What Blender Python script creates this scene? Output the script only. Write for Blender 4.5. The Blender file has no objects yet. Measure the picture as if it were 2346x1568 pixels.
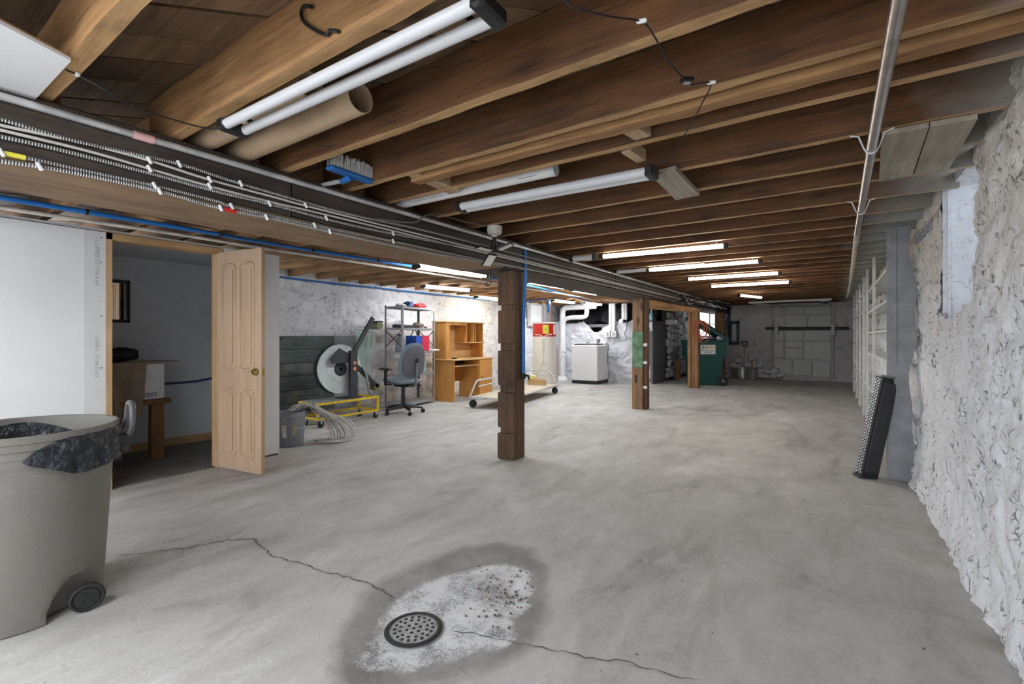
import bpy, bmesh, math, random
import numpy as np
from mathutils import Vector, Matrix
random.seed(7)
sc = bpy.context.scene
C = sc.collection
PI = math.pi
# ------------------------------------------------------------------ camera
F_PX, CAM_H, HOR_V = 1075.0, 1.15, 772.0
YAW = math.atan2(1905 - 1173, F_PX)
cam = bpy.data.cameras.new('camera'); cam.sensor_width = 36; cam.lens = F_PX / 2346 * 36
cam.shift_y = (HOR_V - 784) / 2346.0; cam.clip_start = 0.02
co = bpy.data.objects.new('camera', cam); C.objects.link(co)
co.location = (0, 0, CAM_H); co.rotation_euler = (PI / 2, 0, YAW); sc.camera = co
# ------------------------------------------------------------------ world and exposure
w = bpy.data.worlds.new('world'); sc.world = w; w.use_nodes = True
bg = w.node_tree.nodes['Background']; bg.inputs[0].default_value = (0.86, 0.93, 1.0, 1); bg.inputs[1].default_value = 2.2
sc.view_settings.view_transform = 'Standard'; sc.view_settings.look = 'None'
sc.view_settings.gamma = 1; sc.view_settings.use_curve_mapping = False; sc.view_settings.exposure = 1.0
TUBE_POWER = 29.0
sc.cycles.max_bounces = 6; sc.cycles.diffuse_bounces = 4; sc.cycles.glossy_bounces = 2; sc.cycles.sample_clamp_indirect = 6; sc.cycles.use_adaptive_sampling = True; sc.cycles.adaptive_threshold = .08; sc.cycles.adaptive_min_samples = 16; sc.cycles.caustics_reflective = False; sc.cycles.caustics_refractive = False
# ------------------------------------------------------------------ pixel -> place
FW = (-math.sin(YAW), math.cos(YAW)); RT = (math.cos(YAW), math.sin(YAW))
def ray(u, v):
    r = (u - 1173) / F_PX
    return (FW[0] + r * RT[0], FW[1] + r * RT[1], (HOR_V - v) / F_PX)
def Zp(u, v, z=0.0):
    d = ray(u, v); t = (z - CAM_H) / d[2]; return Vector((d[0] * t, d[1] * t, z))
def Xp(u, v, x):
    d = ray(u, v); t = x / d[0]; return Vector((x, d[1] * t, CAM_H + d[2] * t))
def Yp(u, v, y):
    d = ray(u, v); t = y / d[1]; return Vector((d[0] * t, y, CAM_H + d[2] * t))
# ------------------------------------------------------------------ mesh helpers
V = Vector
class MB:
    def __init__(s): s.v = []; s.f = []; s.m = Matrix.Identity(4)
    def at(s, loc=(0, 0, 0), rz=0, rx=0, ry=0):
        s.m = Matrix.Translation(V(loc)) @ Matrix.Rotation(rz, 4, 'Z') @ Matrix.Rotation(ry, 4, 'Y') @ Matrix.Rotation(rx, 4, 'X'); return s
    def add(s, vs, fs):
        n = len(s.v); s.v += [tuple(s.m @ V(p)) for p in vs]; s.f += [tuple(i + n for i in f) for f in fs]; return s
    def box(s, x0, x1, y0, y1, z0, z1, c=0.0):
        c = min(c, abs(x1 - x0) / 2.1, abs(y1 - y0) / 2.1, abs(z1 - z0) / 2.1)
        if c <= 0:
            vs = [(x, y, z) for z in (z0, z1) for y in (y0, y1) for x in (x0, x1)]
            return s.add(vs, [(0, 2, 3, 1), (4, 5, 7, 6), (0, 1, 5, 4), (2, 6, 7, 3), (0, 4, 6, 2), (1, 3, 7, 5)])
        def ring(x, y, z, k, a):  # octagon rings
            return [(x0 + k, y0 + a, z), (x0 + a, y0 + k, z), (x1 - a, y0 + k, z), (x1 - k, y0 + a, z), (x1 - k, y1 - a, z), (x1 - a, y1 - k, z), (x0 + a, y1 - k, z), (x0 + k, y1 - a, z)]
        vs = ring(0, 0, z0, c, 2 * c) + ring(0, 0, z0 + c, 0, c) + ring(0, 0, z1 - c, 0, c) + ring(0, 0, z1, c, 2 * c)
        fs = [tuple(range(7, -1, -1)), tuple(range(24, 32))]
        for r in range(3):
            for i in range(8):
                j = (i + 1) % 8; fs.append((r * 8 + i, r * 8 + j, r * 8 + 8 + j, r * 8 + 8 + i))
        return s.add(vs, fs)
    def cbox(s, c, d, ch=0.0):
        return s.box(c[0] - d[0] / 2, c[0] + d[0] / 2, c[1] - d[1] / 2, c[1] + d[1] / 2, c[2] - d[2] / 2, c[2] + d[2] / 2, ch)
    def tube(s, pts, r, n=8, cap=True, closed=False):
        P = [V(p) for p in pts]; N = len(P); R = r if isinstance(r, (list, tuple)) else [r] * N
        vs = []; up = None
        for i, p in enumerate(P):
            if closed: t = P[(i + 1) % N] - P[i - 1]
            else: t = P[min(i + 1, N - 1)] - P[max(i - 1, 0)]
            t.normalize()
            if up is None:
                a = V((0, 0, 1)) if abs(t.z) < .9 else V((1, 0, 0)); up = (a - t * a.dot(t)).normalized()
            else:
                up = up - t * up.dot(t)
                up = up.normalized() if up.length > 1e-6 else t.orthogonal().normalized()
            b = t.cross(up)
            for k in range(n):
                q = 2 * PI * k / n; vs.append(p + (up * math.cos(q) + b * math.sin(q)) * R[i])
        fs = []
        for i in range(N if closed else N - 1):
            i2 = (i + 1) % N
            for k in range(n):
                k2 = (k + 1) % n; fs.append((i * n + k, i * n + k2, i2 * n + k2, i2 * n + k))
        if cap and not closed: fs += [tuple(range(n - 1, -1, -1)), tuple(range((N - 1) * n, N * n))]
        return s.add(vs, fs)
    def lathe(s, prof, n=24, a0=0, a1=2 * PI):
        full = abs(a1 - a0 - 2 * PI) < 1e-6; m = n if full else n + 1
        vs = [(r * math.cos(a0 + (a1 - a0) * k / n), r * math.sin(a0 + (a1 - a0) * k / n), z) for r, z in prof for k in range(m)]
        fs = []
        for i in range(len(prof) - 1):
            for k in range(n):
                k2 = (k + 1) % m; fs.append((i * m + k, i * m + k2, i * m + m + k2, i * m + m + k))
        return s.add(vs, fs)
    def cyl(s, r, z0, z1, n=20): return s.lathe([(0, z0), (r, z0), (r, z1), (0, z1)], n)
    def prism(s, poly, h0, h1, ax='z'):
        n = len(poly)
        g = {'z': lambda p, h: (p[0], p[1], h), 'x': lambda p, h: (h, p[0], p[1]), 'y': lambda p, h: (p[0], h, p[1])}[ax]
        return s.add([g(p, h0) for p in poly] + [g(p, h1) for p in poly],
                     [tuple(range(n - 1, -1, -1)), tuple(range(n, 2 * n))] + [(i, (i + 1) % n, n + (i + 1) % n, n + i) for i in range(n)])
    def grid(s, fn, nu, nv):
        vs = [fn(i / nu, j / nv) for j in range(nv + 1) for i in range(nu + 1)]
        return s.add(vs, [(j * (nu + 1) + i, j * (nu + 1) + i + 1, (j + 1) * (nu + 1) + i + 1, (j + 1) * (nu + 1) + i) for j in range(nv) for i in range(nu)])
    def ball(s, c, r, n=10, m=6, sq=(1, 1, 1)):
        return s.grid(lambda u, v: (c[0] + sq[0] * r * math.sin(v * PI) * math.cos(u * 2 * PI), c[1] + sq[1] * r * math.sin(v * PI) * math.sin(u * 2 * PI), c[2] - sq[2] * r * math.cos(v * PI)), n, m)
    def mesh(s, name, smooth=False):
        me = bpy.data.meshes.new(name); me.from_pydata(s.v, [], s.f); me.update()
        bm = bmesh.new(); bm.from_mesh(me); bmesh.ops.remove_doubles(bm, verts=bm.verts, dist=1e-6); bmesh.ops.recalc_face_normals(bm, faces=bm.faces); bm.to_mesh(me); bm.free()
        if smooth:
            me.polygons.foreach_set('use_smooth', [True] * len(me.polygons))
            try: me.set_sharp_from_angle(angle=math.radians(38))
            except Exception: pass
        return me
def obj(name, mb, mat, parent=None, smooth=False, world=True, label=None):
    me = mb if isinstance(mb, bpy.types.Mesh) else mb.mesh(name, smooth)
    if not me.materials and mat: me.materials.append(mat)
    o = bpy.data.objects.new(name, me); C.objects.link(o)
    if parent:
        o.parent = parent
        if world:
            p = parent; M_ = Matrix.Identity(4)
            M_ = parent.matrix_basis.copy()
            if parent.parent: M_ = parent.parent.matrix_basis @ parent.matrix_parent_inverse @ M_
            o.matrix_parent_inverse = M_.inverted()
    if label: o['label'] = label
    return o
def thing(name, label, cat, loc=(0, 0, 0), rz=0, group=None):
    o = bpy.data.objects.new(name, None); C.objects.link(o); o.location = loc; o.rotation_euler = (0, 0, rz); o.empty_display_size = .1
    return tag(o, label, cat, group)
def tag(o, label, cat, group=None):
    o['label'] = label; o['category'] = cat
    if group: o['group'] = group
    return o
def struct(o, label=None):
    o['kind'] = 'structure'
    if label: o['label'] = label
    return o
def bez(pts, n=8):  # Catmull-Rom through points
    P = [V(p) for p in pts]; P = [P[0] * 2 - P[1]] + P + [P[-1] * 2 - P[-2]]; out = []
    for i in range(1, len(P) - 2):
        for k in range(n):
            t = k / n; a, b, c, d = P[i - 1:i + 3]
            out.append(.5 * ((2 * b) + (c - a) * t + (2 * a - 5 * b + 4 * c - d) * t * t + (3 * b - a - 3 * c + d) * t ** 3))
    return out + [P[-2]]
# ------------------------------------------------------------------ numpy noise
def _h(i, j, k, s):
    n = (i.astype(np.int64) * 374761393 + j.astype(np.int64) * 668265263 + k.astype(np.int64) * 2147483647 + s * 974634777) & 0xffffffff
    n = ((n ^ (n >> 13)) * 1274126177) & 0xffffffff
    n = ((n ^ (n >> 16)) * 2246822519) & 0xffffffff
    return ((n ^ (n >> 15)) & 0xffffff) / float(0xffffff)
def vnoise(p, s=0):
    i = np.floor(p).astype(np.int64); f = p - i; f = f * f * (3 - 2 * f); r = 0
    for a in (0, 1):
        for b in (0, 1):
            for c in (0, 1):
                wt = (f[:, 0] if a else 1 - f[:, 0]) * (f[:, 1] if b else 1 - f[:, 1]) * (f[:, 2] if c else 1 - f[:, 2])
                r = r + wt * _h(i[:, 0] + a, i[:, 1] + b, i[:, 2] + c, s)
    return r * 2 - 1
def fbm(p, o=4, s=0):
    r = 0; a = 1; t = 0
    for k in range(o): r = r + a * vnoise(p * 2 ** k, s + k); t += a; a *= .5
    return r / t
def worley(p, s=0):
    i = np.floor(p).astype(np.int64); f1 = np.full(len(p), 9.); f2 = np.full(len(p), 9.)
    for a in (-1, 0, 1):
        for b in (-1, 0, 1):
            for c in (-1, 0, 1):
                q = i + np.array([a, b, c])
                pt = q + np.stack([_h(q[:, 0], q[:, 1], q[:, 2], s + t) for t in (11, 12, 13)], 1)
                d = np.linalg.norm(pt - p, axis=1); m = d < f1
                f2 = np.where(m, f1, np.minimum(f2, d)); f1 = np.where(m, d, f1)
    return f1, f2
def np_mesh(name, P, quads, smooth=True):
    me = bpy.data.meshes.new(name); me.vertices.add(len(P)); me.vertices.foreach_set('co', P.astype(np.float32).ravel())
    me.loops.add(len(quads) * 4); me.loops.foreach_set('vertex_index', quads.astype(np.int32).ravel())
    me.polygons.add(len(quads)); me.polygons.foreach_set('loop_start', np.arange(0, len(quads) * 4, 4, dtype=np.int32))
    me.polygons.foreach_set('use_smooth', np.full(len(quads), smooth)); me.update(calc_edges=True); me.validate(); return me
def gquads(nu, nv, mask=None):
    i, j = np.meshgrid(np.arange(nu - 1), np.arange(nv - 1)); a = (j * nu + i).ravel()
    q = np.stack([a, a + 1, a + nu + 1, a + nu], 1)
    return q if mask is None else q[mask[q].all(1)]
# ------------------------------------------------------------------ materials
class NT:
    def __init__(s, name):
        s.mat = bpy.data.materials.new(name); s.mat.use_nodes = True; s.t = s.mat.node_tree; s.b = s.t.nodes['Principled BSDF']; s.out = s.t.nodes['Material Output']
    def n(s, ty, **k):
        nd = s.t.nodes.new(ty)
        for a, b in k.items():
            if a.startswith('i_'):
                key = a[2:]; key = int(key) if key.isdigit() else key.replace('_', ' ')
                s.put(nd.inputs[key], b)
            else: setattr(nd, a, b)
        return nd
    def put(s, sock, val):
        if isinstance(val, bpy.types.NodeSocket): s.t.links.new(val, sock)
        elif isinstance(val, bpy.types.Node): s.t.links.new(val.outputs[0], sock)
        else: sock.default_value = val
    def coord(s, scale=(1, 1, 1), rnd=True, rot=(0, 0, 0)):
        c = s.n('ShaderNodeTexCoord').outputs['Object']
        if rnd:
            oi = s.n('ShaderNodeObjectInfo'); m = s.n('ShaderNodeVectorMath', operation='MULTIPLY_ADD')
            s.put(m.inputs[0], oi.outputs['Random']); m.inputs[1].default_value = (37., 53., 71.); s.put(m.inputs[2], c); c = m.outputs[0]
        mp = s.n('ShaderNodeMapping'); s.put(mp.inputs[0], c); mp.inputs['Scale'].default_value = scale; mp.inputs['Rotation'].default_value = rot; return mp.outputs[0]
    def noise(s, co, scale=5, detail=4, rough=.6, dist=0):
        return s.n('ShaderNodeTexNoise', i_Vector=co, i_Scale=scale, i_Detail=detail, i_Roughness=rough, i_Distortion=dist).outputs[0]
    def vor(s, co, scale, feat='DISTANCE_TO_EDGE', rnd=1.0):
        v = s.n('ShaderNodeTexVoronoi', feature=feat, i_Vector=co, i_Scale=scale); v.inputs['Randomness'].default_value = rnd; return v
    def ramp(s, fac, stops, interp='LINEAR'):
        r = s.n('ShaderNodeValToRGB'); r.color_ramp.interpolation = interp; e = r.color_ramp.elements
        while len(e) < len(stops): e.new(.5)
        for k, (p, c) in enumerate(stops):
            e[k].position = p; e[k].color = (c, c, c, 1) if isinstance(c, (int, float)) else (*c, 1)
        s.put(r.inputs[0], fac); return r.outputs[0]
    def mix(s, fac, a, b, mode='MIX'):
        m = s.n('ShaderNodeMix', data_type='RGBA', blend_type=mode); s.put(m.inputs[0], fac)
        for k, x in ((6, a), (7, b)): s.put(m.inputs[k], (*x, 1) if isinstance(x, tuple) and len(x) == 3 else x)
        return m.outputs[2]
    def math(s, op, a, b=0.0, c=0.0, clamp=False):
        m = s.n('ShaderNodeMath', operation=op, use_clamp=clamp)
        for k, x in enumerate((a, b, c)): s.put(m.inputs[k], x)
        return m.outputs[0]
    def bump(s, h, st=.3, d=.01, nrm=None):
        b = s.n('ShaderNodeBump', i_Strength=st, i_Distance=d, i_Height=h)
        if nrm: s.put(b.inputs['Normal'], nrm)
        s.put(s.b.inputs['Normal'], b.outputs[0]); return b.outputs[0]
    def col(s, c): s.put(s.b.inputs['Base Color'], (*c, 1) if isinstance(c, tuple) else c); return s
    def set(s, **k):
        for a, b in k.items(): s.put(s.b.inputs[a.replace('_', ' ')], b)
        return s
def plain(name, c, rough=.6, metal=0, var=.12, vs=6, bump=0, bs=40, trans=0):
    t = NT(name); co = t.coord(); n = t.noise(co, vs, 3)
    lo = tuple(x * (1 - var) for x in c); hi = tuple(min(1, x * (1 + var)) for x in c)
    t.col(t.ramp(n, [(.3, lo), (.7, hi)])).set(Roughness=rough, Metallic=metal)
    if bump: t.bump(t.noise(co, bs, 4), bump, .005)
    if trans: t.set(Transmission_Weight=trans)
    return t.mat
def wood(name, dark, light, axis='x', scale=1.0, rough=.75, knots=True, bump=.35, wear=None, wash=False):
    t = NT(name); st = {'x': (.6, 9, 9), 'y': (9, .6, 9), 'z': (9, 9, .6)}[axis]
    co = t.coord(tuple(a * scale for a in st)); co2 = t.coord((scale, scale, scale))
    g = t.noise(co, 3, 4, .65, .6); f = t.noise(co, 14, 2, .7); b = t.noise(co2, 2.2, 2)
    m = t.math('MULTIPLY_ADD', f, .35, t.math('MULTIPLY', g, .75)); m = t.math('MULTIPLY_ADD', b, .5, t.math('SUBTRACT', m, .25))
    c = t.ramp(m, [(.3, dark), (.75, light)])
    if knots:
        v = t.vor(t.coord({'x': (.9, 2.4, 2.4), 'y': (2.4, .9, 2.4), 'z': (2.4, 2.4, .9)}[axis]), 1.1 * scale, 'F1').outputs['Distance']
        c = t.mix(t.ramp(v, [(.03, .8), (.09, 0.)]), c, tuple(x * .25 for x in dark))
    if wear: c = t.mix(t.ramp(t.noise(co2, 4, 6, .7), [(.52, 0.), (.66, wear[0])]), c, wear[1])
    if wash:  # old white overspray where the joists meet the painted wall
        raw = t.n('ShaderNodeTexCoord').outputs['Object']; sx = t.n('ShaderNodeSeparateXYZ', i_0=raw)
        xx = t.math('MULTIPLY_ADD', t.math('SUBTRACT', t.noise(raw, 4, 3), .5), .35, sx.outputs[0])
        fx = t.n('ShaderNodeMapRange', i_0=xx, i_1=.12, i_2=.40).outputs[0]; fy = t.n('ShaderNodeMapRange', i_0=sx.outputs[1], i_1=3.5, i_2=4.6).outputs[0]
        f2 = t.math('MULTIPLY', t.n('ShaderNodeMapRange', i_0=xx, i_1=.30, i_2=.55).outputs[0], .55)
        c = t.mix(t.math('MAXIMUM', t.math('MULTIPLY', t.math('MULTIPLY', fx, fy), .9), f2), c, (.42, .43, .40))
    t.col(c).set(Roughness=rough)
    if bump: t.bump(t.noise(co, 6, 3, .65), bump, .008)
    return t.mat
def emit(name, c, s):
    t = NT(name); t.b.inputs['Emission Color'].default_value = (*c, 1); t.b.inputs['Emission Strength'].default_value = s; t.col(c); return t.mat
def stone_paint(name, base, tan, crack=(.17, .165, .16), stretch=(1, 1, 1), tan_z=(9, 10), amount=.55, seed=0.0, cs=7):
    t = NT(name); co0 = t.n('ShaderNodeTexCoord').outputs['Object']
    mp = t.n('ShaderNodeMapping', i_Vector=co0); mp.inputs['Scale'].default_value = stretch; mp.inputs['Location'].default_value = (seed, seed * 1.7, 0); co = mp.outputs[0]
    wn = t.n('ShaderNodeTexNoise', i_Vector=co, i_Scale=5, i_Detail=4); wv = t.n('ShaderNodeVectorMath', operation='MULTIPLY_ADD'); t.put(wv.inputs[0], wn.outputs['Color']); wv.inputs[1].default_value = (.35, .35, .35); t.put(wv.inputs[2], co); wc = wv.outputs[0]
    marks = 0
    for k, (sc_, wd, th) in enumerate(((cs * .8, .04, .545), (cs * 2.0, .055, .565))):
        d = t.vor(wc, sc_).outputs['Distance']; line = t.ramp(d, [(wd * .35, 1.), (wd, 0.)])
        mk = t.ramp(t.noise(t.n('ShaderNodeVectorMath', operation='ADD', i_0=co, i_1=(k * 7.3, 3.1 * k, 1.7)).outputs[0], cs * .9 * (1.5 ** k), 3), [(th, 0.), (th + .07, 1.)])
        m = t.math('MULTIPLY', line, mk); marks = m if k == 0 else t.math('MAXIMUM', marks, m)
    pits = t.math('MULTIPLY', t.ramp(t.noise(wc, cs * 3.0, 3, .6), [(.60, 0.), (.655, .85)]), t.ramp(t.noise(co, cs * .45, 2), [(.42, .1), (.56, 1.)]))
    marks = t.math('MAXIMUM', marks, pits)
    sepz = t.n('ShaderNodeSeparateXYZ', i_0=co0).outputs[2]
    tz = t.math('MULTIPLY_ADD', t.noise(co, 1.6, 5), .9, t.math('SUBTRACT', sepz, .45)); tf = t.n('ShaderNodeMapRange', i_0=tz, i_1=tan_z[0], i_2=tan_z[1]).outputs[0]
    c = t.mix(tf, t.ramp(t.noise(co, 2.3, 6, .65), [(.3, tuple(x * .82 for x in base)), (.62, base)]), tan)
    c = t.mix(t.math('MULTIPLY', marks, amount), c, crack)
    t.col(c).set(Roughness=.85)
    hgt = t.noise(co, cs * 1.6, 5, .62, .5)
    t.bump(hgt, .6, .03); return t.mat
MT = {}
MT['wall_l'] = stone_paint('painted_stone_left', (.86, .86, .89), (.80, .76, .68), stretch=(1, 1, 1), cs=5, amount=.65)
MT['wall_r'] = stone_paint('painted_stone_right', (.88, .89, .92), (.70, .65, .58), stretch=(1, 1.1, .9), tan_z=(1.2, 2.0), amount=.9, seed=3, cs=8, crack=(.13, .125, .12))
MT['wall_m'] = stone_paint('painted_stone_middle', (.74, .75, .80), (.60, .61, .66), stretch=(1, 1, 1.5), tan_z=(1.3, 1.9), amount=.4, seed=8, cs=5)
MT['wall_b'] = stone_paint('grey_parged', (.52, .50, .51), (.60, .585, .58), tan_z=(.9, 1.9), amount=.4, seed=5, cs=3)
MT['rubble'] = stone_paint('rubble_stone', (.80, .80, .83), (.7, .7, .72), amount=.6, seed=2, cs=9)
MT['mortar'] = plain('dark_mortar', (.13, .125, .12), .95, bump=.6, bs=25)
MT['cement'] = plain('dark_cement', (.16, .16, .175), .9, bump=.5, bs=30)
MT['block'] = plain('painted_block', (.56, .565, .56), .85, var=.08, bump=.3, bs=40)
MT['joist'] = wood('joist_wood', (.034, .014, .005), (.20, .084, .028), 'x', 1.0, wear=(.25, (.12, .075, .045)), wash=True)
MT['joist_old'] = wood('joist_wood_grey', (.04, .026, .018), (.17, .10, .06), 'x', 1.0)
MT['joist_lt'] = wood('joist_wood_light', (.17, .078, .026), (.46, .245, .10), 'x', 1.0)
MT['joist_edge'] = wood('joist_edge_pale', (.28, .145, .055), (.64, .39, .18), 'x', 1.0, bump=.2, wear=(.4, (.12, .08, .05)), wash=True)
MT['joist_l'] = wood('joist_wood_left', (.15, .072, .028), (.46, .26, .12), 'x', 1.0)
MT['joist_w'] = plain('whitewashed_wood', (.46, .47, .44), .85, var=.2, bump=.3)
MT['deck'] = wood('deck_wood', (.03, .016, .008), (.16, .085, .04), 'x', .8)
MT['beam'] = wood('beam_dark', (.018, .014, .012), (.085, .06, .045), 'y', .7, wear=(.25, (.16, .14, .12)))
MT['beam_lt'] = wood('beam_light', (.12, .07, .035), (.36, .23, .13), 'y', .9)
MT['post'] = wood('post_dark', (.024, .013, .008), (.17, .088, .044), 'z', .9, wear=(.35, (.10, .085, .07)))
MT['post2'] = wood('post_mid', (.11, .06, .03), (.34, .20, .10), 'z', .9)
MT['post3'] = wood('post_orange', (.16, .075, .03), (.42, .23, .10), 'z', .9)
MT['post_g'] = plain('green_paint', (.13, .22, .13), .8, var=.4, vs=9, bump=.3)
MT['log'] = wood('log_wood', (.22, .11, .04), (.62, .36, .16), 'y', .8)
MT['pine'] = wood('pine', (.42, .26, .12), (.68, .46, .26), 'z', .8, rough=.6)
MT['pineh'] = wood('pine_h', (.36, .21, .09), (.62, .40, .20), 'y', .8, rough=.6)
MT['scrap'] = wood('weathered_board', (.20, .17, .13), (.45, .39, .31), 'y', .8)
MT['scrapx'] = wood('tan_block', (.30, .20, .11), (.58, .42, .26), 'y', .8)
MT['door'] = wood('door_wood', (.44, .30, .195), (.61, .435, .30), 'z', .5, rough=.55, knots=False, bump=.15)
MT['oak'] = wood('oak_laminate', (.42, .17, .035), (.70, .34, .09), 'z', .9, rough=.4, knots=False, bump=.1)
MT['oakh'] = wood('oak_laminate_h', (.50, .27, .10), (.76, .50, .24), 'y', .9, rough=.4, knots=False, bump=.1)
MT['greenboard'] = wood('dark_green_boards', (.025, .035, .035), (.13, .16, .155), 'y', .8, wear=(.5, (.26, .22, .15)))
MT['ply'] = wood('plywood', (.42, .26, .12), (.62, .42, .22), 'z', .6)
MT['brownleg'] = wood('brown_leg', (.10, .045, .015), (.28, .14, .05), 'z', .9)
MT['drywall'] = plain('drywall', (.87, .87, .88), .8, var=.03, vs=2)
MT['drywall_core'] = plain('board_edge', (.40, .25, .12), .9)
MT['closet'] = plain('closet_wall', (.66, .665, .68), .8, var=.04)
MT['white'] = plain('white_paint', (.78, .78, .78), .5, var=.04)
MT['shelf'] = plain('shelf_white', (.66, .67, .67), .7, var=.12, bump=.15)
MT['shelf_g'] = plain('shelf_grey', (.30, .305, .32), .85, var=.18, vs=8, bump=.3, bs=30)
MT['appl'] = plain('appliance_white', (.82, .83, .84), .3, var=.01)
MT['cream'] = plain('heater_cream', (.80, .77, .70), .35, var=.02)
MT['red'] = plain('red_enamel', (.62, .025, .015), .35, var=.05)
MT['yellow'] = plain('yellow_paint', (.75, .50, .03), .5, var=.12, vs=15)
MT['yel_lab'] = plain('yellow_label', (.85, .75, .08), .5, var=.02)
MT['galv'] = plain('galvanised', (.60, .60, .60), .42, .45, var=.2, vs=12)
MT['steelp'] = plain('steel_pipe', (.42, .38, .36), .32, .95, var=.25, vs=9)
MT['paintp'] = plain('painted_pipe', (.62, .58, .52), .7, var=.25, vs=7)
MT['gmetal'] = plain('grey_metal', (.22, .23, .24), .5, .6, var=.1)
MT['gpaint'] = plain('grey_shelf_metal', (.33, .34, .35), .5, .3, var=.1)
MT['darkm'] = plain('dark_metal', (.045, .05, .06), .5, .3, var=.15)
MT['black'] = plain('black_plastic', (.012, .012, .013), .45, var=.1)
MT['rubber'] = plain('black_rubber', (.02, .02, .02), .8, var=.2)
MT['blue'] = plain('blue_pipe', (.015, .16, .50), .4, var=.05)
MT['navy'] = plain('navy_tube', (.02, .05, .16), .5)
MT['brush'] = plain('bristle_grey', (.60, .58, .55), .8, var=.2, vs=40)
MT['blueb'] = plain('broom_blue', (.02, .14, .42), .4)
MT['tan'] = plain('bristle_tan', (.50, .33, .15), .9, var=.3, vs=50)
MT['card'] = plain('cardboard', (.46, .33, .21), .85, var=.08, vs=10)
MT['taupe'] = plain('can_taupe', (.195, .184, .163), .5, var=.04, vs=4, bump=.08, bs=120)
MT['teal'] = plain('bin_green', (.003, .068, .06), .45, var=.15)
MT['greyb'] = plain('bucket_grey', (.27, .29, .33), .45, var=.05)
MT['whitec'] = plain('grey_white_cable', (.60, .58, .55), .5, var=.15)
MT['chairg'] = plain('chair_fabric', (.17, .21, .25), .9, var=.1, vs=40)
MT['cmesh'] = plain('chair_shell', (.10, .10, .12), .6, var=.1)
MT['brass'] = plain('brass', (.55, .40, .12), .3, .9, var=.1)
MT['copper'] = plain('copper', (.65, .26, .15), .4, .8)
MT['reel'] = plain('reel_strap', (.62, .68, .67), .4, var=.15, vs=20)
MT['cloth'] = plain('tan_cloth', (.30, .24, .17), .95, var=.15, vs=8, bump=.3)
MT['dcloth'] = plain('dark_cloth', (.02, .02, .022), .9)
MT['redwire'] = plain('red_wire', (.42, .07, .04), .5, var=.2)
MT['orange'] = plain('orange_cord', (.55, .12, .05), .6)
MT['tealframe'] = plain('slate_frame', (.04, .085, .11), .6)
MT['silver'] = plain('silver_blade', (.50, .52, .55), .35, .9)
MT['paper'] = plain('paper_roll', (.72, .69, .67), .8, var=.04)
MT['ink'] = plain('ink_grey', (.14, .14, .16), .8)
MT['inkk'] = plain('ink_black', (.02, .02, .02), .7)
MT['inkp'] = plain('ink_purple', (.10, .07, .25), .7)
MT['amber'] = plain('ink_amber', (.75, .42, .03), .6)
MT['ledp'] = plain('led_panel', (.75, .73, .62), .5)
MT['tube_off'] = plain('tube_diffuser', (.64, .64, .655), .35, var=.02)
MT['tube_on'] = emit('tube_lit', (.93, .97, 1.0), TUBE_POWER)
MT['tube_dim'] = emit('tube_lit_dim', (1.0, .95, .86), TUBE_POWER * .48)
MT['tube_warm'] = emit('tube_lit_warm', (1.0, .92, .72), TUBE_POWER * .8)
MT['pepblue'] = plain('pack_blue', (.02, .08, .42), .4, var=.5, vs=30)
MT['pepred'] = plain('pack_red', (.62, .03, .07), .4, var=.4, vs=30)
MT['packw'] = plain('pack_lightblue', (.30, .55, .80), .3, var=.6, vs=14)
t = NT('mirror_glass'); t.col((.8, .8, .8)).set(Metallic=1.0, Roughness=.03); MT['mirror'] = t.mat
t = NT('bag_plastic'); co = t.coord(rnd=False); t.col((.016, .021, .028)).set(Roughness=.14); t.bump(t.noise(co, 22, 5, .6, .8), .9, .03); MT['bag'] = t.mat
t = NT('green_film'); t.col((.60, .86, .72)).set(Roughness=.3, Alpha=.5); MT['film'] = t.mat
t = NT('tarp_black'); co = t.coord(); t.col((.02, .022, .028)).set(Roughness=.35); t.bump(t.noise(co, 4, 5, .6, 1.5), 1, .08); MT['tarp'] = t.mat
def pane_mat():
    t = NT('window_glass'); tr = t.n('ShaderNodeBsdfTransparent'); gl = t.n('ShaderNodeBsdfGlossy', i_Roughness=.05); mx = t.n('ShaderNodeMixShader', i_0=.08, i_1=tr.outputs[0], i_2=gl.outputs[0]); t.put(t.out.inputs[0], mx.outputs[0]); return t.mat
MT['pane'] = pane_mat()
def armour(name, c):
    t = NT(name); wv = t.n('ShaderNodeTexWave', wave_type='BANDS', bands_direction='Y', i_Vector=t.coord((1, 1, .35), rnd=False), i_Scale=38, i_Distortion=0.6)
    t.col(t.ramp(wv.outputs[1], [(.25, tuple(x * .3 for x in c)), (.6, c)])).set(Roughness=.35, Metallic=.7); t.bump(wv.outputs[1], .8, .004); return t.mat
MT['armour'] = armour('armoured_cable', (.62, .62, .62))
# ================================================================== FLOOR
DR = Zp(948, 1436)
def poly_sdf(px, py, poly):
    n = len(poly); d = np.full(px.shape, 1e9); ins = np.zeros(px.shape, bool)
    for i in range(n):
        ax, ay = poly[i]; bx, by = poly[(i + 1) % n]; ex, ey = bx - ax, by - ay
        tt = np.clip(((px - ax) * ex + (py - ay) * ey) / (ex * ex + ey * ey), 0, 1)
        d = np.minimum(d, np.hypot(px - ax - tt * ex, py - ay - tt * ey))
        c = ((ay > py) != (by > py)) & (px < ex * (py - ay) / (by - ay + 1e-12) + ax); ins ^= c
    return np.where(ins, -d, d)
salt_px = [(868, 1440), (880, 1400), (905, 1368), (950, 1338), (1010, 1316), (1090, 1296), (1160, 1288), (1210, 1308), (1222, 1350), (1205, 1390), (1170, 1415), (1185, 1450), (1165, 1475), (1110, 1490), (1050, 1510), (980, 1525), (910, 1533), (858, 1530), (828, 1512), (840, 1470)]
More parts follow.
